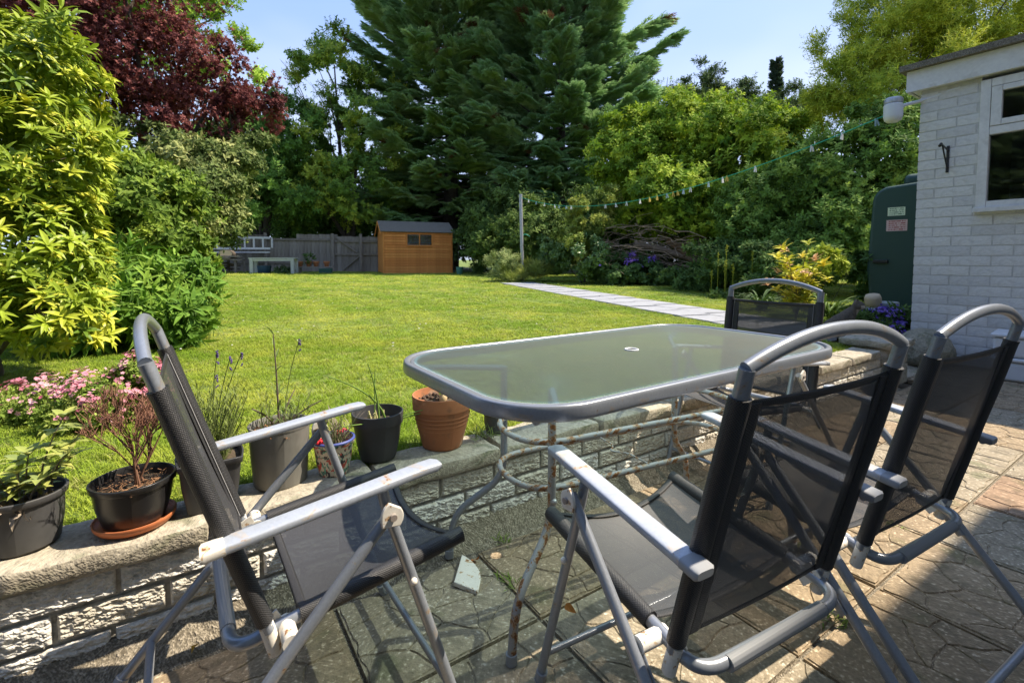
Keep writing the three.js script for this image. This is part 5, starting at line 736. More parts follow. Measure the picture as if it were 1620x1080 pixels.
// trees of the left boundary, beyond the frame: the outbuilding window mirrors them
conifer('boundary_conifer', 'dark conifer of the left boundary, mirrored in the outbuilding window', V(-9.5, 0, -2.6), 0, 10, 2.6, 581, T3([0.06, 0.12, 0.045], [0.12, 0.2, 0.075], [0.24, 0.32, 0.13]), prof);
conifer('boundary_conifer', 'second dark conifer of the left boundary, nearer the lawn', V(-10.5, 0, -6.5), 0, 11, 2.8, 582, T3([0.06, 0.12, 0.045], [0.12, 0.2, 0.075], [0.24, 0.32, 0.13]), prof);

// ---------------------------------------------------------------- far end: shed, fence and clutter
const FACE = -YAW;   // turn that makes local +z look back at the house terrace
{
  const p = spot(607, 19.7), y0 = lawnY(p.x, p.z) - 0.01, s = thing('garden_shed', 'orange-brown wooden garden shed with felt roof and small window at the lawn end', 'shed', V(p.x, y0, p.z), FACE + R(22));
  const L = 2.85, D = 1.9, he = 1.74, hr = 2.2, nb = 16, bh = he / nb;
  part(s, 'frame', [box(L - 0.06, 0.08, D - 0.06, L / 2, 0.04, -D / 2), box(L - 0.08, he - 0.1, 0.02, L / 2, he / 2, -D + 0.06)], M.shedWood);
  const bg = (w) => boxUV(tr(new THREE.BoxGeometry(w, bh + 0.01, 0.014), 0, 0, 0, -0.24)), wx0 = 0.92, wx1 = 2.02, wy0 = 1.16, wy1 = 1.64, rnd = mulberry(601);
  for (let i = 0; i < nb; i++) { const y = (i + 0.5) * bh, cut = y > wy0 && y < wy1; for (const [a, b] of cut ? [[0.01, wx0], [wx1, L - 0.01]] : [[0.01, L - 0.01]]) { const m = part(s, 'board', bg(b - a), rnd() < 0.55 ? M.shedWood : M.shedWood2); m.position.set((a + b) / 2, y, -0.01); } const e = part(s, 'board', bg(D - 0.02), M.shedWood); e.rotation.y = Math.PI / 2; e.position.set(L - 0.01, y, -D / 2); }
  // door end: vertical boards
  for (let i = 0; i < 13; i++) { const z = -(i + 0.5) * D / 13, top = he + (hr - he) * (1 - Math.abs(z + D / 2) / (D / 2)) - 0.03; const m = part(s, 'door_board', box(0.018, top - 0.02, D / 13 - 0.008, 0, top / 2, 0), M.shedWood2); m.position.set(0.005, 0, z); }
  part(s, 'corner_post', [box(0.05, he, 0.05, 0.0, he / 2, 0.012)], M.shedWood2); part(s, 'corner_post', [box(0.05, he, 0.05, L, he / 2, 0.012)], M.shedWood);
  const roof = (sgn) => { const g = box(L + 0.24, 0.03, 1.12); return tr(g, L / 2, hr - 0.235, -D / 2 + sgn * 0.515, sgn * Math.atan2(hr - he, D / 2)); };
  part(s, 'roof', [roof(1)], M.felt, 'dark felt front roof slope'); part(s, 'roof', [roof(-1)], M.felt);
  part(s, 'bargeboard', [bar(V(-0.125, he - 0.12, 0.1), V(-0.125, hr - 0.03, -D / 2), 0.02, 0.09), bar(V(-0.125, he - 0.12, -D - 0.1), V(-0.125, hr - 0.03, -D / 2), 0.02, 0.09)], M.shedWood2);
  part(s, 'gable', (() => { const h = new THREE.Shape(); h.moveTo(0, 0); h.lineTo(D, 0); h.lineTo(D / 2, hr - he - 0.05); h.closePath(); const g = new THREE.ExtrudeGeometry(h, { depth: 0.02, bevelEnabled: false }); return boxUV(tr(g, L - 0.02, he, 0, 0, Math.PI / 2)); })(), M.shedWood);
  const w = new THREE.Group(); w.name = 'window'; s.add(w); const wm = (wx0 + wx1) / 2, wy = (wy0 + wy1) / 2;
  part(w, 'frame', [box(0.05, wy1 - wy0, 0.04, wx0 + 0.02, wy, 0.005), box(0.05, wy1 - wy0, 0.04, wx1 - 0.02, wy, 0.005), box(0.04, wy1 - wy0, 0.04, wm, wy, 0.006), box(wx1 - wx0, 0.05, 0.045, wm, wy0 - 0.02, 0.012), box(wx1 - wx0, 0.04, 0.04, wm, wy1, 0.007)], M.shedWood);
  for (const k of [0, 1]) part(w, 'pane', box((wx1 - wx0) / 2 - 0.06, wy1 - wy0 - 0.02, 0.004, wx0 + (wx1 - wx0) * (k ? 0.74 : 0.26), wy, -0.012), M.pane);
  part(s, 'inner_shelf', [box(1.2, 0.03, 0.3, 1.5, 1.3, -0.6), box(0.12, 0.3, 0.1, 1.2, 1.46, -0.6), box(0.2, 0.22, 0.12, 1.75, 1.42, -0.55), box(0.08, 0.35, 0.08, 1.55, 1.49, -0.62)], M.greyWood);
  // poles leaning at the right end
  for (const [dx, lean, what] of [[0.16, 0.16, 'thin pole leaning on the right end of the shed, nearest'], [0.34, -0.1, 'thin pole leaning on the right end of the shed, outermost']]) { const q = V(L + dx, 0, -0.2).applyAxisAngle(V(0, 1, 0), FACE + R(22)).add(s.position), t2 = V(L + dx - lean * 1.2 + (dx > 0.3 ? -0.12 : 0), 1.9, -0.25).applyAxisAngle(V(0, 1, 0), FACE + R(22)).add(s.position); solo('leaning_pole', what, 'pole', sweep([q, q.clone().lerp(t2, 0.5).add(V(0.03, 0, 0)), t2], 0.025, 0.025, { seg: 7 }), M.bark); }
  const b = spot(727, 19.6); const bk = solo('green_bucket', 'small green bucket standing at the right end of the shed', 'bucket', lathe([[0, 0], [0.11, 0], [0.15, 0.3], [0.16, 0.3], [0.145, 0.28], [0, 0.05]], 18), std({ color: col(0.10, 0.26, 0.20), roughness: 0.6 }), V(b.x, lawnY(b.x, b.z), b.z));
}
{
  // weathered fence of upright boards
  const rnd = mulberry(611), f = thing('garden_fence', 'weathered grey fence of upright boards along the end of the lawn', 'fence'), g = [0, 1, 2].map(k => boxUV(new THREE.BoxGeometry(0.172, 1, 0.018)));
  const a = spot(325, 20.6), b = spot(610, 21.6), L = a.distanceTo(b), dir = b.clone().sub(a).normalize(), turn = Math.atan2(-dir.z, dir.x), n = Math.floor(L / 0.155);
  for (let i = 0; i < n; i++) { const p = a.clone().addScaledVector(dir, (i + 0.5) * 0.155), y0 = lawnY(p.x, p.z), k = i / n, h = (k < 0.33 ? 1.62 : k < 0.5 ? 1.42 : k < 0.72 ? 1.66 : 1.58) + (rnd() - 0.5) * 0.035; const m = part(f, 'board', g[i % 3], rnd() < 0.55 ? M.greyWood : M.greyWood2); m.scale.y = h; m.position.set(p.x, y0 + h / 2 - 0.03, p.z); m.rotation.y = turn; m.rotation.z = (rnd() - 0.5) * 0.012; m.position.addScaledVector(V(dir.z, 0, -dir.x), (i % 2) * -0.022); }
  const nrm = V(-dir.z, 0, dir.x), rail = (k0, k1, h) => { const p = a.clone().addScaledVector(dir, L * k0), q = a.clone().addScaledVector(dir, L * k1); p.y = lawnY(p.x, p.z) + h; q.y = lawnY(q.x, q.z) + h; for (const r of [p, q]) r.addScaledVector(nrm, 0.05); return bar(p, q, 0.05, 0.09); };
  for (const [k0, k1, h] of [[0, 0.52, 0.4], [0.33, 0.70, 1.40], [0.71, 1, 0.78], [0.71, 1, 1.35]]) part(f, 'rail', rail(k0, k1, h), M.greyWood2);
  for (const k of [0.05, 0.33, 0.70, 0.86]) { const p = a.clone().addScaledVector(dir, L * k).addScaledVector(nrm, 0.1); part(f, 'post', box(0.1, 1.7, 0.1, p.x, lawnY(p.x, p.z) + 0.82, p.z), M.greyWood); }
  const br = (k0, h0, k1, h1) => { const p = a.clone().addScaledVector(dir, L * k0).addScaledVector(nrm, 0.06), q = a.clone().addScaledVector(dir, L * k1).addScaledVector(nrm, 0.06); p.y = lawnY(p.x, p.z) + h0; q.y = lawnY(q.x, q.z) + h1; return bar(p, q, 0.04, 0.08, nrm); }; part(f, 'brace', br(0.72, 1.5, 0.84, 0.85), M.greyWood2); part(f, 'brace', br(0.76, 0.1, 0.86, 0.75), M.greyWood2);
  // aluminium ladder hung on the fence
  const lp = spot(382, 20.45), ld = thing('ladder', 'aluminium ladder hanging flat on the fence above the timber pile', 'ladder', V(lp.x, hgt(399, 20.4), lp.z), turn);
  for (const y of [0.61, 0.16, 0.0]) part(ld, 'stile', box(2.6, y ? 0.085 : 0.05, 0.04, -0.1, y, y ? 0.08 : 0.14), M.alu); for (let i = 0; i < 8; i++) part(ld, 'rung', box(0.07, 0.40, 0.03, -1.25 + i * 0.36, 0.385, 0.08), M.alu);
  // timber pile
  const wp = spot(352, 19.6), wy = lawnY(wp.x, wp.z), pile = thing('timber_pile', 'pile of old planks and logs under the ladder at the left', 'timber pile', V(wp.x, wy, wp.z), turn); const r2 = mulberry(612);
  for (let i = 0; i < 15; i++) { const m = part(pile, 'plank', boxUV(new THREE.BoxGeometry(1.1 + r2() * 0.6, 0.05, 0.16)), r2() < 0.5 ? M.greyWood : M.greyWood2); m.position.set((r2() - 0.5) * 0.5, 0.52 + Math.floor(i / 5) * 0.065 + r2() * 0.04, -0.3 + (i % 5) * 0.16); m.rotation.y = (r2() - 0.5) * 0.5; m.rotation.z = (r2() - 0.5) * 0.12; }
  const cut = part(pile, 'log', [rod(V(0, 0, -0.3), V(0, 0, 0.02), 0.19, 14)], M.bark); cut.position.set(0.28, 0.76, 0.35); cut.scale.set(1.4, 0.85, 1); const ce = part(cut, 'cut_face', tr(new THREE.CircleGeometry(0.18, 14), 0, 0, 0.026), std({ color: col(0.62, 0.45, 0.28), roughness: 0.9 }), 'pale freshly cut log face');
  for (const x of [-0.6, 0.0, 0.62]) part(pile, 'trestle', [box(0.08, 0.5, 0.08, x, 0.25, 0.3), box(0.08, 0.5, 0.08, x + 0.1, 0.25, -0.3)], M.greyWood2);
  const st = []; for (let i = 0; i < 14; i++) st.push(bar(V((r2() - 0.5) * 1.4, r2() * 0.35, 0.1 - r2() * 0.5), V((r2() - 0.5) * 1.4, 0.1 + r2() * 0.4, 0.2 - r2() * 0.5), 0.05, 0.05)); part(pile, 'sticks', st, M.bark).userData.kind = 'stuff';
  // white bench frame
  const bp = spot(434, 19.2), by = lawnY(bp.x, bp.z), bench = thing('garden_bench', 'pale painted wooden table frame standing before the fence', 'bench', V(bp.x, by, bp.z), turn), cream = std({ map: TX.paint, color: col(0.72, 0.76, 0.68), roughness: 0.9 });
  for (const z of [-0.2, 0, 0.2]) part(bench, 'top_board', box(1.72, 0.045, 0.18, 0, 0.6, z), cream); for (const [x, z] of [[-0.76, 0.24], [0.76, 0.24], [-0.76, -0.24], [0.76, -0.24]]) part(bench, 'leg', box(0.12, 0.575, 0.1, x, 0.288, z), cream); part(bench, 'apron', box(1.4, 0.08, 0.03, 0, 0.53, 0.255), cream);
  const q1 = spot(418, 19.35); solo('blue_tub', 'blue plastic tub under the pale table frame', 'tub', lathe([[0, 0], [0.22, 0], [0.27, 0.3], [0.28, 0.3], [0.26, 0.28], [0, 0.05]], 20), std({ color: col(0.05, 0.11, 0.19), roughness: 0.6 }), V(q1.x, lawnY(q1.x, q1.z), q1.z));
  const q2 = spot(449, 19.35), cl = shrub('potted_fern', 'low green plant under the right half of the pale table frame', 'plant', 449, 19.35, bl([449, 434, 19.35, 13, 9]), 220, LF.small, M.leaf, T3([0.0375, 0.0875, 0.025], [0.075, 0.1375, 0.0375], [0.125, 0.2, 0.0625]), { stems: 0, size: [1.2, 2], seed: 613 });
  // shelf of flower pots
  const sp = spot(497, 19.9), sy = lawnY(sp.x, sp.z), shelf = thing('plank_shelf', 'low plank on blocks holding terracotta pots before the fence', 'shelf', V(sp.x, sy, sp.z), turn); part(shelf, 'plank', box(1.5, 0.04, 0.26, 0, 0.24, 0), M.greyWood); part(shelf, 'block', box(0.16, 0.22, 0.2, -0.6, 0.11, 0), M.greyWood2); part(shelf, 'block', box(0.16, 0.22, 0.2, 0.6, 0.11, 0), M.greyWood2);
  const names = ['leftmost on the plank', 'second on the plank with a green plant', 'third on the plank', 'rightmost on the plank'];
  [476, 489, 500, 516].forEach((px, i) => { const p = V(sp.x, sy + 0.26, sp.z).addScaledVector(dir, (px - 497) / 766 * 19.9); const t = thing('flower_pot', 'small terracotta flower pot, ' + names[i], 'flower pot', p, 0, 'terracotta pots on the plank'); part(t, 'pot', lathe([[0, 0], [0.08, 0], [0.115, 0.16], [0.13, 0.16], [0.13, 0.22], [0.115, 0.22], [0.1, 0.15], [0, 0.15]], 18), M.terra); part(t, 'soil', tr(new THREE.CircleGeometry(0.11, 16), 0, 0.19, 0, -Math.PI / 2), M.soil); if (i === 1) foliage(t, 'foliage', [{ c: V(0, 0.32, 0), r: V(0.19, 0.16, 0.19) }], 120, LF.small, M.leaf, T3([0.05, 0.1125, 0.025], [0.1, 0.1875, 0.0375], [0.15, 0.25, 0.0625]), { clumps: 10, seed: 614, size: [1, 1.7] }); });
  const gb = spot(515, 19.6); solo('green_planter', 'dark green plastic planter box under the plank shelf', 'planter', [rbox(0.5, 0.2, 0.2, 0, 0.1, 0, 0.02)], std({ color: col(0.015, 0.07, 0.05), roughness: 0.5 }), V(gb.x, lawnY(gb.x, gb.z), gb.z), turn);
}
// washing line
{
  const d = 14.5, g = spot(827, d), y0 = lawnY(g.x, g.z), top = spot(823.5, d, hgt(313, d)), post = thing('washing_line_post', 'grey steel washing line post in the lawn', 'post', V(0, 0, 0));
  part(post, 'pole', sweep([V(g.x, y0 - 0.05, g.z), top.clone().add(V(0, 0.05, 0))], 0.05, 0.05, { seg: 14 }), M.galv); part(post, 'pole_cap', rod(top.clone().add(V(0, 0.05, 0)), top.clone().add(V(0, 0.09, 0)), 0.054, 12), M.galv); const cl = V(g.x, 0, g.z).lerp(top, 0.55); cl.y = lerp(y0, top.y, 0.55); part(post, 'cleat', sweep(bend([cl, cl.clone().add(V(0.12, 0.04, 0.05)), cl.clone().add(V(0.22, -0.03, 0.12))], 0.04, 4), 0.012), M.line);
  const P1 = V(6.20, 2.60, -2.14), at = (t) => top.clone().lerp(P1, t).add(V(0, -4 * 0.56 * t * (1 - t), 0)), pts = []; for (let i = 0; i <= 60; i++) pts.push(at(i / 60));
  solo('washing_line', 'green washing line sagging from the steel post to the white lamp', 'washing line', sweep(pts, 0.006, 0.006, { seg: 6 }), M.line);
  const peg = () => { const o = []; for (const s of [-1, 1]) o.push(bar(V(s * 0.004, 0.012, 0), V(s * 0.017, -0.075, 0), 0.014, 0.011, V(0, 0, 1))); return o; };
  const gp = { w: merge(peg()), }, list = [[836, 'w'], [848, 'b'], [861, 'w'], [877, 'w'], [884, 'b'], [895, 'b'], [903, 'w'], [929, 'y'], [957, 'w'], [973, 'w'], [990, 'w'], [1011, 'w'], [1026, 'y'], [1038, 'y'], [1053, 'b'], [1063, 'y'], [1070, 'y'], [1079, 'b'], [1090, 'w'], [1118, 'b'], [1140, 'w'], [1147, 'y'], [1191, 'w'], [1278, 'w'], [1325, 'w'], [1377, 'b']], nm = { w: ['white', M.pegWhite], b: ['grey-blue', M.pegBlue], y: ['yellow', M.pegYellow] }, rnd = mulberry(621);
  const pxOf = (p) => { const f = p.x * SN - p.z * CS, s = p.x * CS + p.z * SN; return 810 + 766 * s / f; };
  const ord = ['first', 'second', 'third', 'fourth', 'fifth', 'sixth', 'seventh', 'eighth', 'ninth', 'tenth', 'eleventh', 'twelfth', 'thirteenth', 'fourteenth', 'fifteenth', 'sixteenth', 'seventeenth', 'eighteenth', 'nineteenth', 'twentieth', 'twenty-first', 'twenty-second', 'twenty-third', 'twenty-fourth', 'twenty-fifth', 'twenty-sixth'];
  for (const [i, [px, c]] of list.entries()) { let a = 0, b = 1; for (let k = 0; k < 40; k++) { const m = (a + b) / 2; pxOf(at(m)) < px ? a = m : b = m; } const p = at(a), m = solo('clothes_peg', nm[c][0] + ' clothes peg on the green washing line, ' + ord[i] + ' along from the steel post', 'clothes peg', gp.w, nm[c][1], p, FACE + (rnd() - 0.5) * 1.2, 'pegs on the washing line'); m.rotation.z = (rnd() - 0.5) * 0.35; m.scale.setScalar(0.95); }
  // little bed round the post
  shrub('post_shrub', 'small pale grey-green bush beside the washing line post', 'bush', 793, 14.4, bl([793, 418, 14.4, 23, 22]), 420, LF.narrow, M.leaf, T3([0.15, 0.2125, 0.0625], [0.275, 0.35, 0.1125], [0.45, 0.5, 0.2125]), { clumps: 22, seed: 622, r: 0.012, size: [0.9, 1.4], up: 0.9 });
  shrub('post_grass', 'tuft of long grass growing round the washing line post foot', 'grass tuft', 835, 14.3, bl([842, 434, 14.3, 26, 12], [810, 438, 14.2, 22, 8]), 420, [sprig(9, 0.28, 0.006, { seed: 31, tilt: 0.5, stem: 0.2 })], M.leaf, T3([0.15, 0.2125, 0.0375], [0.275, 0.3375, 0.0625], [0.425, 0.45, 0.1125]), { clumps: 20, seed: 623, stems: 0, up: 1.2, size: [0.8, 1.3] });
}
// brush pile and borders at the right
{
  const d = 13.9, rnd = mulberry(631), c = spot(1025, d), t = thing('brush_pile', 'heap of dead branches and a sawn trunk under the hedge', 'brush pile'), br = [], P = (px, py, dd = d) => spot(px, dd, hgt(py, dd));
  for (let i = 0; i < 190; i++) { const px = lerp(940, 1095, rnd()), py = lerp(352, 412, Math.pow(rnd(), 0.9)) + Math.abs(px - 1000) * 0.16, a = P(px, py, d - 0.6 + rnd() * 1.4), b = a.clone().add(V((rnd() - 0.3) * 1.6, (rnd() - 0.62) * 0.6, (rnd() - 0.5) * 1.2 + 0.5)), m = a.clone().lerp(b, 0.5).add(V((rnd() - 0.5) * 0.2, 0.12 * rnd(), (rnd() - 0.5) * 0.2)), r = 0.006 + 0.018 * rnd() * rnd(); const lo = lawnY(b.x, b.z) + 0.03; if (b.y < lo) b.y = lo; br.push(sweep([a, m, b], (k) => lerp(r, r * 0.4, k), (k) => lerp(r, r * 0.4, k), { seg: 5, cap: false })); }
  const br2 = part(t, 'branches', br, std({ map: TX.bark, color: col(4.0, 3.6, 3.1), roughness: 1 })); br2.userData.kind = 'stuff';
  part(t, 'trunk', sweep([P(1003, 386), P(1050, 396), P(1108, 415)], (k) => lerp(0.11, 0.075, k), (k) => lerp(0.11, 0.075, k), { seg: 10 }), std({ map: TX.bark, color: col(3.0, 2.7, 2.4), roughness: 1 }));
  const e = P(1086, 402, d - 0.1), s2 = P(1056, 380, d + 0.2); part(t, 'log', sweep([s2, e], 0.10, 0.10, { seg: 12 }), std({ map: TX.bark, color: col(2.6, 1.9, 1.3), roughness: 1 }), 'short sawn log with orange cut end');
  part(t, 'plank', bar(P(1055, 424, d - 0.7), P(1106, 428, d - 0.6), 0.3, 0.05), M.greyWood); 
  const gt = thing('geranium_clump', 'mound of purple geraniums in front of the brush pile', 'flowers'), GB = bl([975, 428, 13.4, 36, 24], [1015, 428, 13.3, 32, 22], [1050, 436, 13.2, 30, 14]);
  foliage(gt, 'foliage', GB, 1900, LF.round, M.leaf, T3([0.05, 0.1063, 0.025], [0.0938, 0.175, 0.0438], [0.15, 0.25, 0.075]), { clumps: 60, seed: 632, floor: p => lawnY(p.x, p.z), size: [0.8, 1.3] });
  const fl = []; for (let k = 0; k < 5; k++) fl.push(tr(blade(0.03, 0.014, 0.4, 2, 0.1, 0.4), 0, 0, 0, 1.1, k * 1.2566, 0, 'YXZ')); GB.forEach(b => { b.r.multiplyScalar(1.12); b.r.y *= 1.12; }); foliage(gt, 'flowers', GB.slice(0, 2), 900, [merge(fl)], M.leaf, T3([0.15, 0.07, 0.36], [0.23, 0.12, 0.48], [0.34, 0.21, 0.58]), { clumps: 40, seed: 633, shell: 0.98, up: 0.8, spread: 0.14, size: [0.9, 1.5], floor: p => lawnY(p.x, p.z) + 0.5 });
  shrub('border_plants', 'dark leafy border plants with yellow spikes below the mixed hedge', 'plants', 1150, 10, bl([1130, 425, 10.8, 55, 40], [1190, 430, 9.6, 55, 40], [1100, 440, 11.8, 50, 25], [1240, 440, 8.8, 45, 40], [1160, 455, 9.2, 45, 22]), 4200, LF.broad, M.leaf, T3([0.06, 0.12, 0.025], [0.10, 0.18, 0.035], [0.16, 0.25, 0.06]), { clumps: 100, seed: 634, stems: 0, up: 0.6 });
  const ys = thing('yellow_spikes', 'slender yellow flower spikes among the dark border plants', 'flowers'); const sp = []; for (const [px, py, dd] of [[1149, 388, 9.4], [1147, 412, 9.3], [1190, 398, 9.2], [1126, 428, 9.6], [1160, 418, 9.2], [1136, 400, 9.6]]) { const q = spot(px, dd, hgt(py, dd)); for (let k = 0; k < 15; k++) sp.push(tr(new THREE.IcosahedronGeometry(0.011, 0), q.x + (rnd() - 0.5) * 0.05, q.y - k * 0.008 * (1 + rnd()), q.z + (rnd() - 0.5) * 0.05)); sp.push(rod(V(q.x, lawnY(q.x, q.z), q.z), q, 0.006, 5)); } part(ys, 'spikes', sp, leafOf(0.34, 0.36, 0.03, 0.1)).userData.kind = 'stuff';
}
{ // yellow photinia-like shrub
  const rnd = mulberry(641), d = 6.1, g = spot(1262, d), y0 = 0.29, t = thing('golden_shrub', 'golden leaved young shrub with pinkish tips behind the far chair', 'shrub', V(g.x, y0, g.z));
  const W = (n, len, s, tilt) => { const r = mulberry(s), o = []; for (let i = 0; i < n; i++) o.push(tr(blade(len * (0.8 + 0.4 * r()), 0.022, 0.6, 4, 0.25, 0.42), 0, i * 0.006, 0, tilt * (1.2 - 0.5 * i / n), i * 2.4, 0, 'YXZ')); return merge(o); }, gs = [W(8, 0.105, 1, 1.0), W(7, 0.095, 2, 1.2)], ms = [leafOf(0.62, 0.58, 0.04, 0.4), leafOf(0.74, 0.63, 0.08, 0.4), leafOf(0.44, 0.49, 0.045, 0.4), leafOf(0.74, 0.48, 0.26, 0.4)];
  for (let i = 0; i < 16; i++) { const a = i * 2.4, h = 0.45 + 0.62 * rnd(), r = 0.08 + 0.34 * rnd() * (1.15 - h * 0.5), pts = curveStem(V(0, 0, 0), V(0, 1, 0), h, 0, V(Math.cos(a) * r, 0, Math.sin(a) * r), 6); part(t, 'stem', sweep(pts, (k) => lerp(0.009, 0.003, k), (k) => lerp(0.009, 0.003, k), { seg: 5 }), M.twig); for (let k = 0; k < 5; k++) { const q = pts[6 - k], m = part(t, 'leaf_whorl', gs[Math.floor(rnd() * 2)], k === 0 && rnd() < 0.4 ? ms[3] : ms[Math.floor(rnd() * 3)]); m.position.copy(q).add(V((rnd() - 0.5) * 0.07 * k, 0, (rnd() - 0.5) * 0.07 * k)); m.quaternion.copy(aim(V((rnd() - 0.5) * 0.9, 1, (rnd() - 0.5) * 0.9), rnd() * 6)); m.scale.setScalar(0.8 + 0.5 * rnd()); } }
  // strap leaves
  const strap = (label, px, dd, n, len, c, yy) => { const q = spot(px, dd), s = thing('daylily_clump', label, 'plant', V(q.x, yy, q.z)); for (let i = 0; i < n; i++) { const m = part(s, 'strap_leaf', blade(len * (0.7 + 0.5 * rnd()), 0.013, 1.5 + rnd() * 0.7, 7, 0.3, 0.5), leafOf(...c, 0.3)); m.quaternion.setFromEuler(new THREE.Euler(0.15 + rnd() * 0.35, i * 2.4, 0, 'YXZ')); m.position.set((rnd() - 0.5) * 0.12, 0, (rnd() - 0.5) * 0.12); } };
  strap('arching strap-leaved clump right of the golden shrub', 1318, 6.4, 46, 0.62, [0.11, 0.19, 0.035], 0.28); strap('arching strap-leaved clump left of the golden shrub, darker', 1208, 7.2, 40, 0.62, [0.06, 0.12, 0.025], 0.3);
  shrub('shade_plants', 'dark leafy plants in the shade between the golden shrub and the oil tank', 'plants', 1350, 7.6, bl([1350, 430, 7.6, 45, 30], [1300, 420, 7.9, 50, 30], [1385, 440, 7.8, 30, 40]), 1500, LF.broad, M.leaf, T3([0.06, 0.12, 0.025], [0.10, 0.18, 0.035], [0.17, 0.26, 0.05]), { clumps: 40, seed: 642, stems: 0 });
  shrub('fresh_shrublet', 'small fresh green leafy shoots right of the golden shrub', 'plant', 1312, 6.6, bl([1308, 415, 6.6, 22, 20]), 130, LF.broad, M.leaf, T3([0.25, 0.35, 0.0375], [0.375, 0.4625, 0.05], [0.525, 0.5625, 0.075]), { clumps: 12, seed: 643, r: 0.008, size: [0.9, 1.4] });
}
{ // oil tank beyond the outbuilding corner
  const d = 7.0, c = spot(1424, d), t = thing('oil_tank', 'dark green plastic oil tank beside the white outbuilding', 'oil tank', V(c.x, 0.12, c.z), FACE + R(-47));
  const h = new THREE.Shape(), w = 0.27; h.moveTo(-w, 0); h.lineTo(w, 0); h.lineTo(w + 0.06, 0.7); h.lineTo(w + 0.03, 1.85); h.quadraticCurveTo(w, 1.99, w - 0.1, 2.0); h.lineTo(-w + 0.1, 1.97); h.quadraticCurveTo(-w - 0.03, 1.93, -w - 0.04, 1.8); h.lineTo(-w - 0.08, 0.8); h.closePath();
  part(t, 'body', boxUV(tr(new THREE.ExtrudeGeometry(h, { depth: 1.0, bevelEnabled: true, bevelSize: 0.04, bevelThickness: 0.05, bevelSegments: 3 }), 0, 0, -1.0)), M.tank);
  part(t, 'side_panel', rbox(0.10, 1.9, 0.2, 0.40, 0.95, -0.02, 0.03), M.tank); part(t, 'filler_dome', rbox(0.30, 0.2, 0.4, 0.12, 2.09, -0.35, 0.08), M.tank);
  const stripe = (a, b, n) => tex(64, (u, v) => (Math.floor(v * n) % 2 && u > 0.1 && u < 0.9 && hsh(Math.floor(u * 40), Math.floor(v * n), 3) > 0.35) ? b : a, {});
  part(t, 'label', tr(new THREE.PlaneGeometry(0.20, 0.12), -0.06, 1.64, 0.054), std({ map: stripe([0.82, 0.86, 0.74], [0.35, 0.45, 0.35], 9), roughness: 0.7 }), 'pale yellow-white notice'); part(t, 'label', tr(new THREE.PlaneGeometry(0.24, 0.16), -0.05, 1.44, 0.054), std({ map: stripe([0.80, 0.68, 0.66], [0.62, 0.30, 0.28], 11), roughness: 0.7 }), 'pinkish red warning notice'); part(t, 'gauge', rbox(0.18, 0.05, 0.06, -0.22, 0.92, 0.06, 0.01), M.black);
  const q = spot(1406, 6.2), tub = thing('black_tub', 'black plastic tub with pale grey lid in front of the oil tank', 'tub', V(q.x, 0.28, q.z)); part(tub, 'tub', lathe([[0, 0], [0.13, 0], [0.18, 0.16], [0.19, 0.17], [0, 0.15]], 20), M.black); part(tub, 'lid', rbox(0.26, 0.09, 0.2, 0, 0.205, 0, 0.03), std({ color: col(0.30, 0.32, 0.34), roughness: 0.6 }));
  const q3 = spot(1384, 6.1), jar = thing('tin_and_jar', 'beige tilted jar standing on a shiny tin beside the black tub', 'jar', V(q3.x, 0.27, q3.z)); part(jar, 'tin', lathe([[0, 0], [0.075, 0], [0.075, 0.07], [0.08, 0.075], [0.075, 0.08], [0.075, 0.14], [0.08, 0.145], [0.075, 0.15], [0.075, 0.2], [0, 0.2]], 20), M.alu); part(jar, 'jar', tr(lathe([[0, 0], [0.075, 0.0], [0.09, 0.05], [0.09, 0.12], [0.075, 0.16], [0, 0.165]], 20), 0.01, 0.2, 0, 0, 0, 0.25), std({ color: col(0.55, 0.44, 0.30), roughness: 0.8 }));
  const cp = thing('campanula_clump', 'mound of violet blue campanula by the outbuilding corner', 'flowers'), CB = bl([1400, 518, 5.55, 42, 26], [1435, 520, 5.5, 24, 26], [1372, 520, 5.6, 22, 18]); CB.forEach(b => b.r.z = 0.18);
  foliage(cp, 'foliage', CB, 900, LF.small, M.leaf, T3([0.05, 0.1063, 0.025], [0.1, 0.175, 0.0375], [0.15, 0.2375, 0.0625]), { clumps: 40, seed: 651, size: [0.8, 1.4], shell: 0.3, floor: p => 0.05 }); const fl = []; for (let k = 0; k < 5; k++) fl.push(tr(blade(0.017, 0.008, 0.3, 2, 0.1, 0.42), 0, 0, 0, 1.0, k * 1.2566, 0, 'YXZ')); CB.forEach(b => { b.r.multiplyScalar(1.12); b.r.y *= 1.1; }); foliage(cp, 'flowers', CB, 1300, [merge(fl)], M.leaf, T3([0.125, 0.075, 0.525], [0.2125, 0.125, 0.62], [0.35, 0.25, 0.62]), { clumps: 40, seed: 652, shell: 0.98, up: 0.4, spread: 0.2, size: [0.9, 1.5], floor: p => 0.1 });
  // boulder
  const bg = new THREE.IcosahedronGeometry(0.3, 5), p = bg.attributes.position; for (let i = 0; i < p.count; i++) { const x = p.getX(i), y = p.getY(i), z = p.getZ(i), k = 1 + (fbm(x * 4 + 3, y * 4, z * 4, 4) - 0.5) * 0.42; p.setXYZ(i, x * k * 1.0, Math.max(-0.2, y * k) * 0.72, z * k * 0.8); } bg.computeVertexNormals(); solo('boulder', 'large rounded grey boulder at the corner of the white outbuilding', 'boulder', boxUV(bg), std({ map: TX.stone, bumpMap: TX.stoneB, bumpScale: 0.008, color: col(0.75, 0.75, 0.7), roughness: 0.95 }), V(6.2, 0.145, -1.74), 0.5);
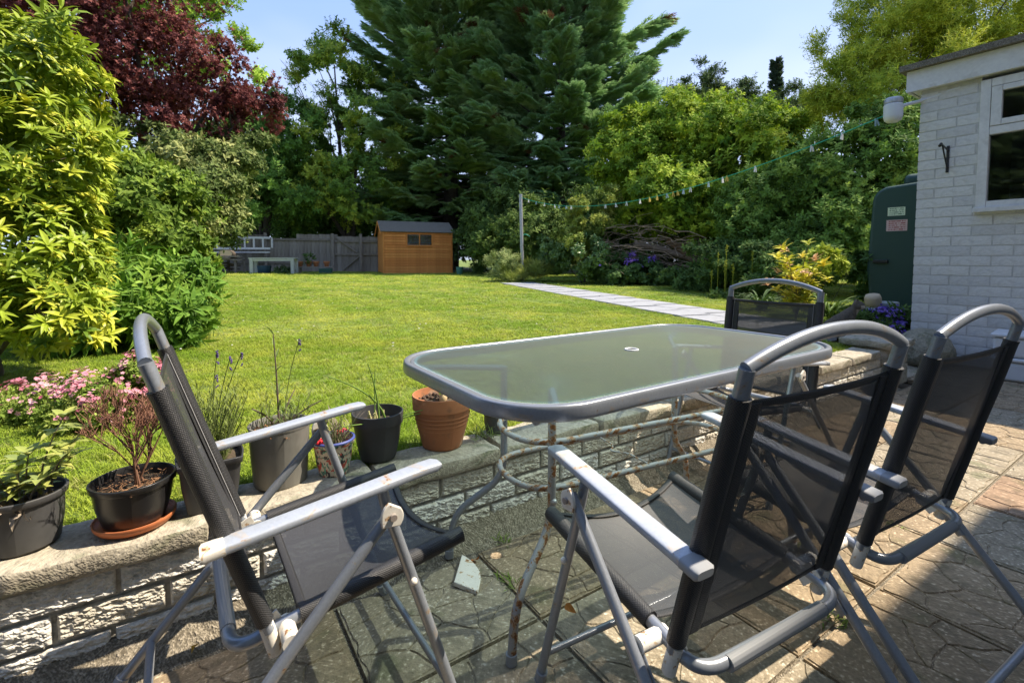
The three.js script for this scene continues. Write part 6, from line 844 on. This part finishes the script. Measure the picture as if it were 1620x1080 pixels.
  // plastic boxes
  for (const [y, l] of [[0, 'pale grey plastic storage box, lower one of the stack by the white wall'], [0.21, 'pale grey plastic storage box, upper one of the stack by the white wall']]) { const bx = thing('storage_box', l, 'box', V(6.16, y, -1.03), 0.1, 'stacked storage boxes'); part(bx, 'box', rbox(0.42, 0.17, 0.36, 0, 0.086, 0, 0.03), M.plasticWhite); part(bx, 'lid', rbox(0.45, 0.035, 0.39, 0, 0.19, 0, 0.015), M.plasticWhite); }
}
// tabby cat sitting on the stone edging
{
  const N = 84, S = 0.30, mc = new MarchingCubes(N, new THREE.MeshBasicMaterial(), false, false, 120000); mc.isolation = 0;
  // joints in metres: +x is the way the cat faces, y up
  const J = [[[-0.10, 0.09, 0], 0.085, [-0.03, 0.15, 0], 0.080], [[-0.03, 0.15, 0], 0.080, [0.06, 0.235, 0], 0.066], [[0.06, 0.235, 0], 0.062, [0.115, 0.315, 0.01], 0.045], [[0.135, 0.345, 0.02], 0.052, [0.15, 0.342, 0.03], 0.046], [[0.165, 0.332, 0.045], 0.028, [0.178, 0.326, 0.055], 0.02],
    [[-0.10, 0.07, 0.055], 0.062, [-0.02, 0.075, 0.07], 0.042], [[-0.02, 0.06, 0.07], 0.036, [0.02, 0.018, 0.07], 0.018], [[-0.10, 0.07, -0.055], 0.062, [-0.02, 0.06, -0.07], 0.038], [[-0.02, 0.05, -0.07], 0.034, [0.02, 0.018, -0.07], 0.018],
    [[0.07, 0.20, 0.035], 0.038, [0.085, 0.10, 0.036], 0.022], [[0.085, 0.10, 0.036], 0.021, [0.09, 0.02, 0.036], 0.017], [[0.09, 0.016, 0.036], 0.018, [0.115, 0.014, 0.036], 0.016], [[0.07, 0.20, -0.035], 0.038, [0.09, 0.10, -0.036], 0.022], [[0.09, 0.10, -0.036], 0.021, [0.10, 0.02, -0.036], 0.017], [[0.10, 0.016, -0.036], 0.018, [0.125, 0.014, -0.036], 0.016],
    [[-0.16, 0.04, 0], 0.024, [-0.2, 0.022, 0.06], 0.02], [[-0.2, 0.022, 0.06], 0.02, [-0.16, 0.02, 0.14], 0.016], [[-0.16, 0.02, 0.14], 0.016, [-0.06, 0.018, 0.16], 0.012],
    [[0.118, 0.375, -0.008], 0.018, [0.112, 0.415, -0.018], 0.004], [[0.128, 0.378, 0.045], 0.018, [0.122, 0.416, 0.058], 0.004]];
  const cap = (p, [a, ra, b, rb]) => { const ab = [b[0] - a[0], b[1] - a[1], b[2] - a[2]], ap = [p[0] - a[0], p[1] - a[1], p[2] - a[2]], L = ab[0] ** 2 + ab[1] ** 2 + ab[2] ** 2, h = clamp((ap[0] * ab[0] + ap[1] * ab[1] + ap[2] * ab[2]) / L, 0, 1); return Math.hypot(ap[0] - ab[0] * h, ap[1] - ab[1] * h, ap[2] - ab[2] * h) - lerp(ra, rb, h); };
  const half = N / 2;
  for (let k = 0; k < N; k++) for (let j = 0; j < N; j++) for (let i = 0; i < N; i++) { const p = [(i - half) / half * S, (j - half) / half * S + 0.22, (k - half) / half * S]; let d = 9; for (const c of J) { const e = cap(p, c), q = 0.016, h = clamp(0.5 + 0.5 * (d - e) / q, 0, 1); d = lerp(d, e, h) - q * h * (1 - h); } mc.field[i + j * N + k * N * N] = -d; }
  mc.update(); const n = mc.count, pos = new Float32Array(n * 3), colr = new Float32Array(n * 3), nor = new Float32Array(n * 3);
  for (let i = 0; i < n; i++) { const x = mc.positionArray[i * 3] * S, y = mc.positionArray[i * 3 + 1] * S + 0.22, z = mc.positionArray[i * 3 + 2] * S; pos.set([x, y, z], i * 3); nor.set([mc.normalArray[i * 3], mc.normalArray[i * 3 + 1], mc.normalArray[i * 3 + 2]], i * 3); const s = 0.5 + 0.25 * Math.sin((x * 0.7 + y * 0.5 + 0.16 * fbm(x * 14, y * 14, z * 14, 3)) * 150); let c = mix3([0.05, 0.04, 0.03], [0.15, 0.12, 0.088], s * 0.45 + 0.5 * vn(x * 90, y * 90, z * 90)); if (x > 0.155 && y < 0.345 || (x > 0.10 && y > 0.24 && y < 0.30 && x > 0.12)) c = [0.38, 0.32, 0.25]; if (y < 0.03 && x > 0) c = [0.25, 0.21, 0.16]; colr.set(c, i * 3); }
  const g = new THREE.BufferGeometry(); g.setAttribute('position', new THREE.BufferAttribute(pos, 3)); g.setAttribute('color', new THREE.BufferAttribute(colr, 3)); g.computeVertexNormals();
  const cp = spot(1336, 5.4), cat = thing('cat', 'dark tabby cat sitting at the edge of the shady bed', 'cat', V(cp.x, 0.22, cp.z), FACE - 0.45);
  part(cat, 'body', g, std({ vertexColors: true, roughness: 0.95 }));
  for (const z of [0.018, 0.052]) part(cat, 'eye', tr(new THREE.SphereGeometry(0.008, 10, 8), 0.182 - (z > 0.03 ? 0.008 : 0), 0.352, z), std({ color: col(0.30, 0.32, 0.06), roughness: 0.15 })); part(cat, 'nose', tr(new THREE.SphereGeometry(0.006, 8, 6), 0.196, 0.332, 0.062), std({ color: col(0.22, 0.09, 0.08), roughness: 0.6 }));
}
const renderer = new THREE.WebGLRenderer({ antialias: true });
renderer.shadowMap.enabled = true;
renderer.toneMapping = THREE.LinearToneMapping;
renderer.toneMappingExposure = EXPOSURE;
renderer.setSize(1620, 1080);
renderer.render(scene, camera);
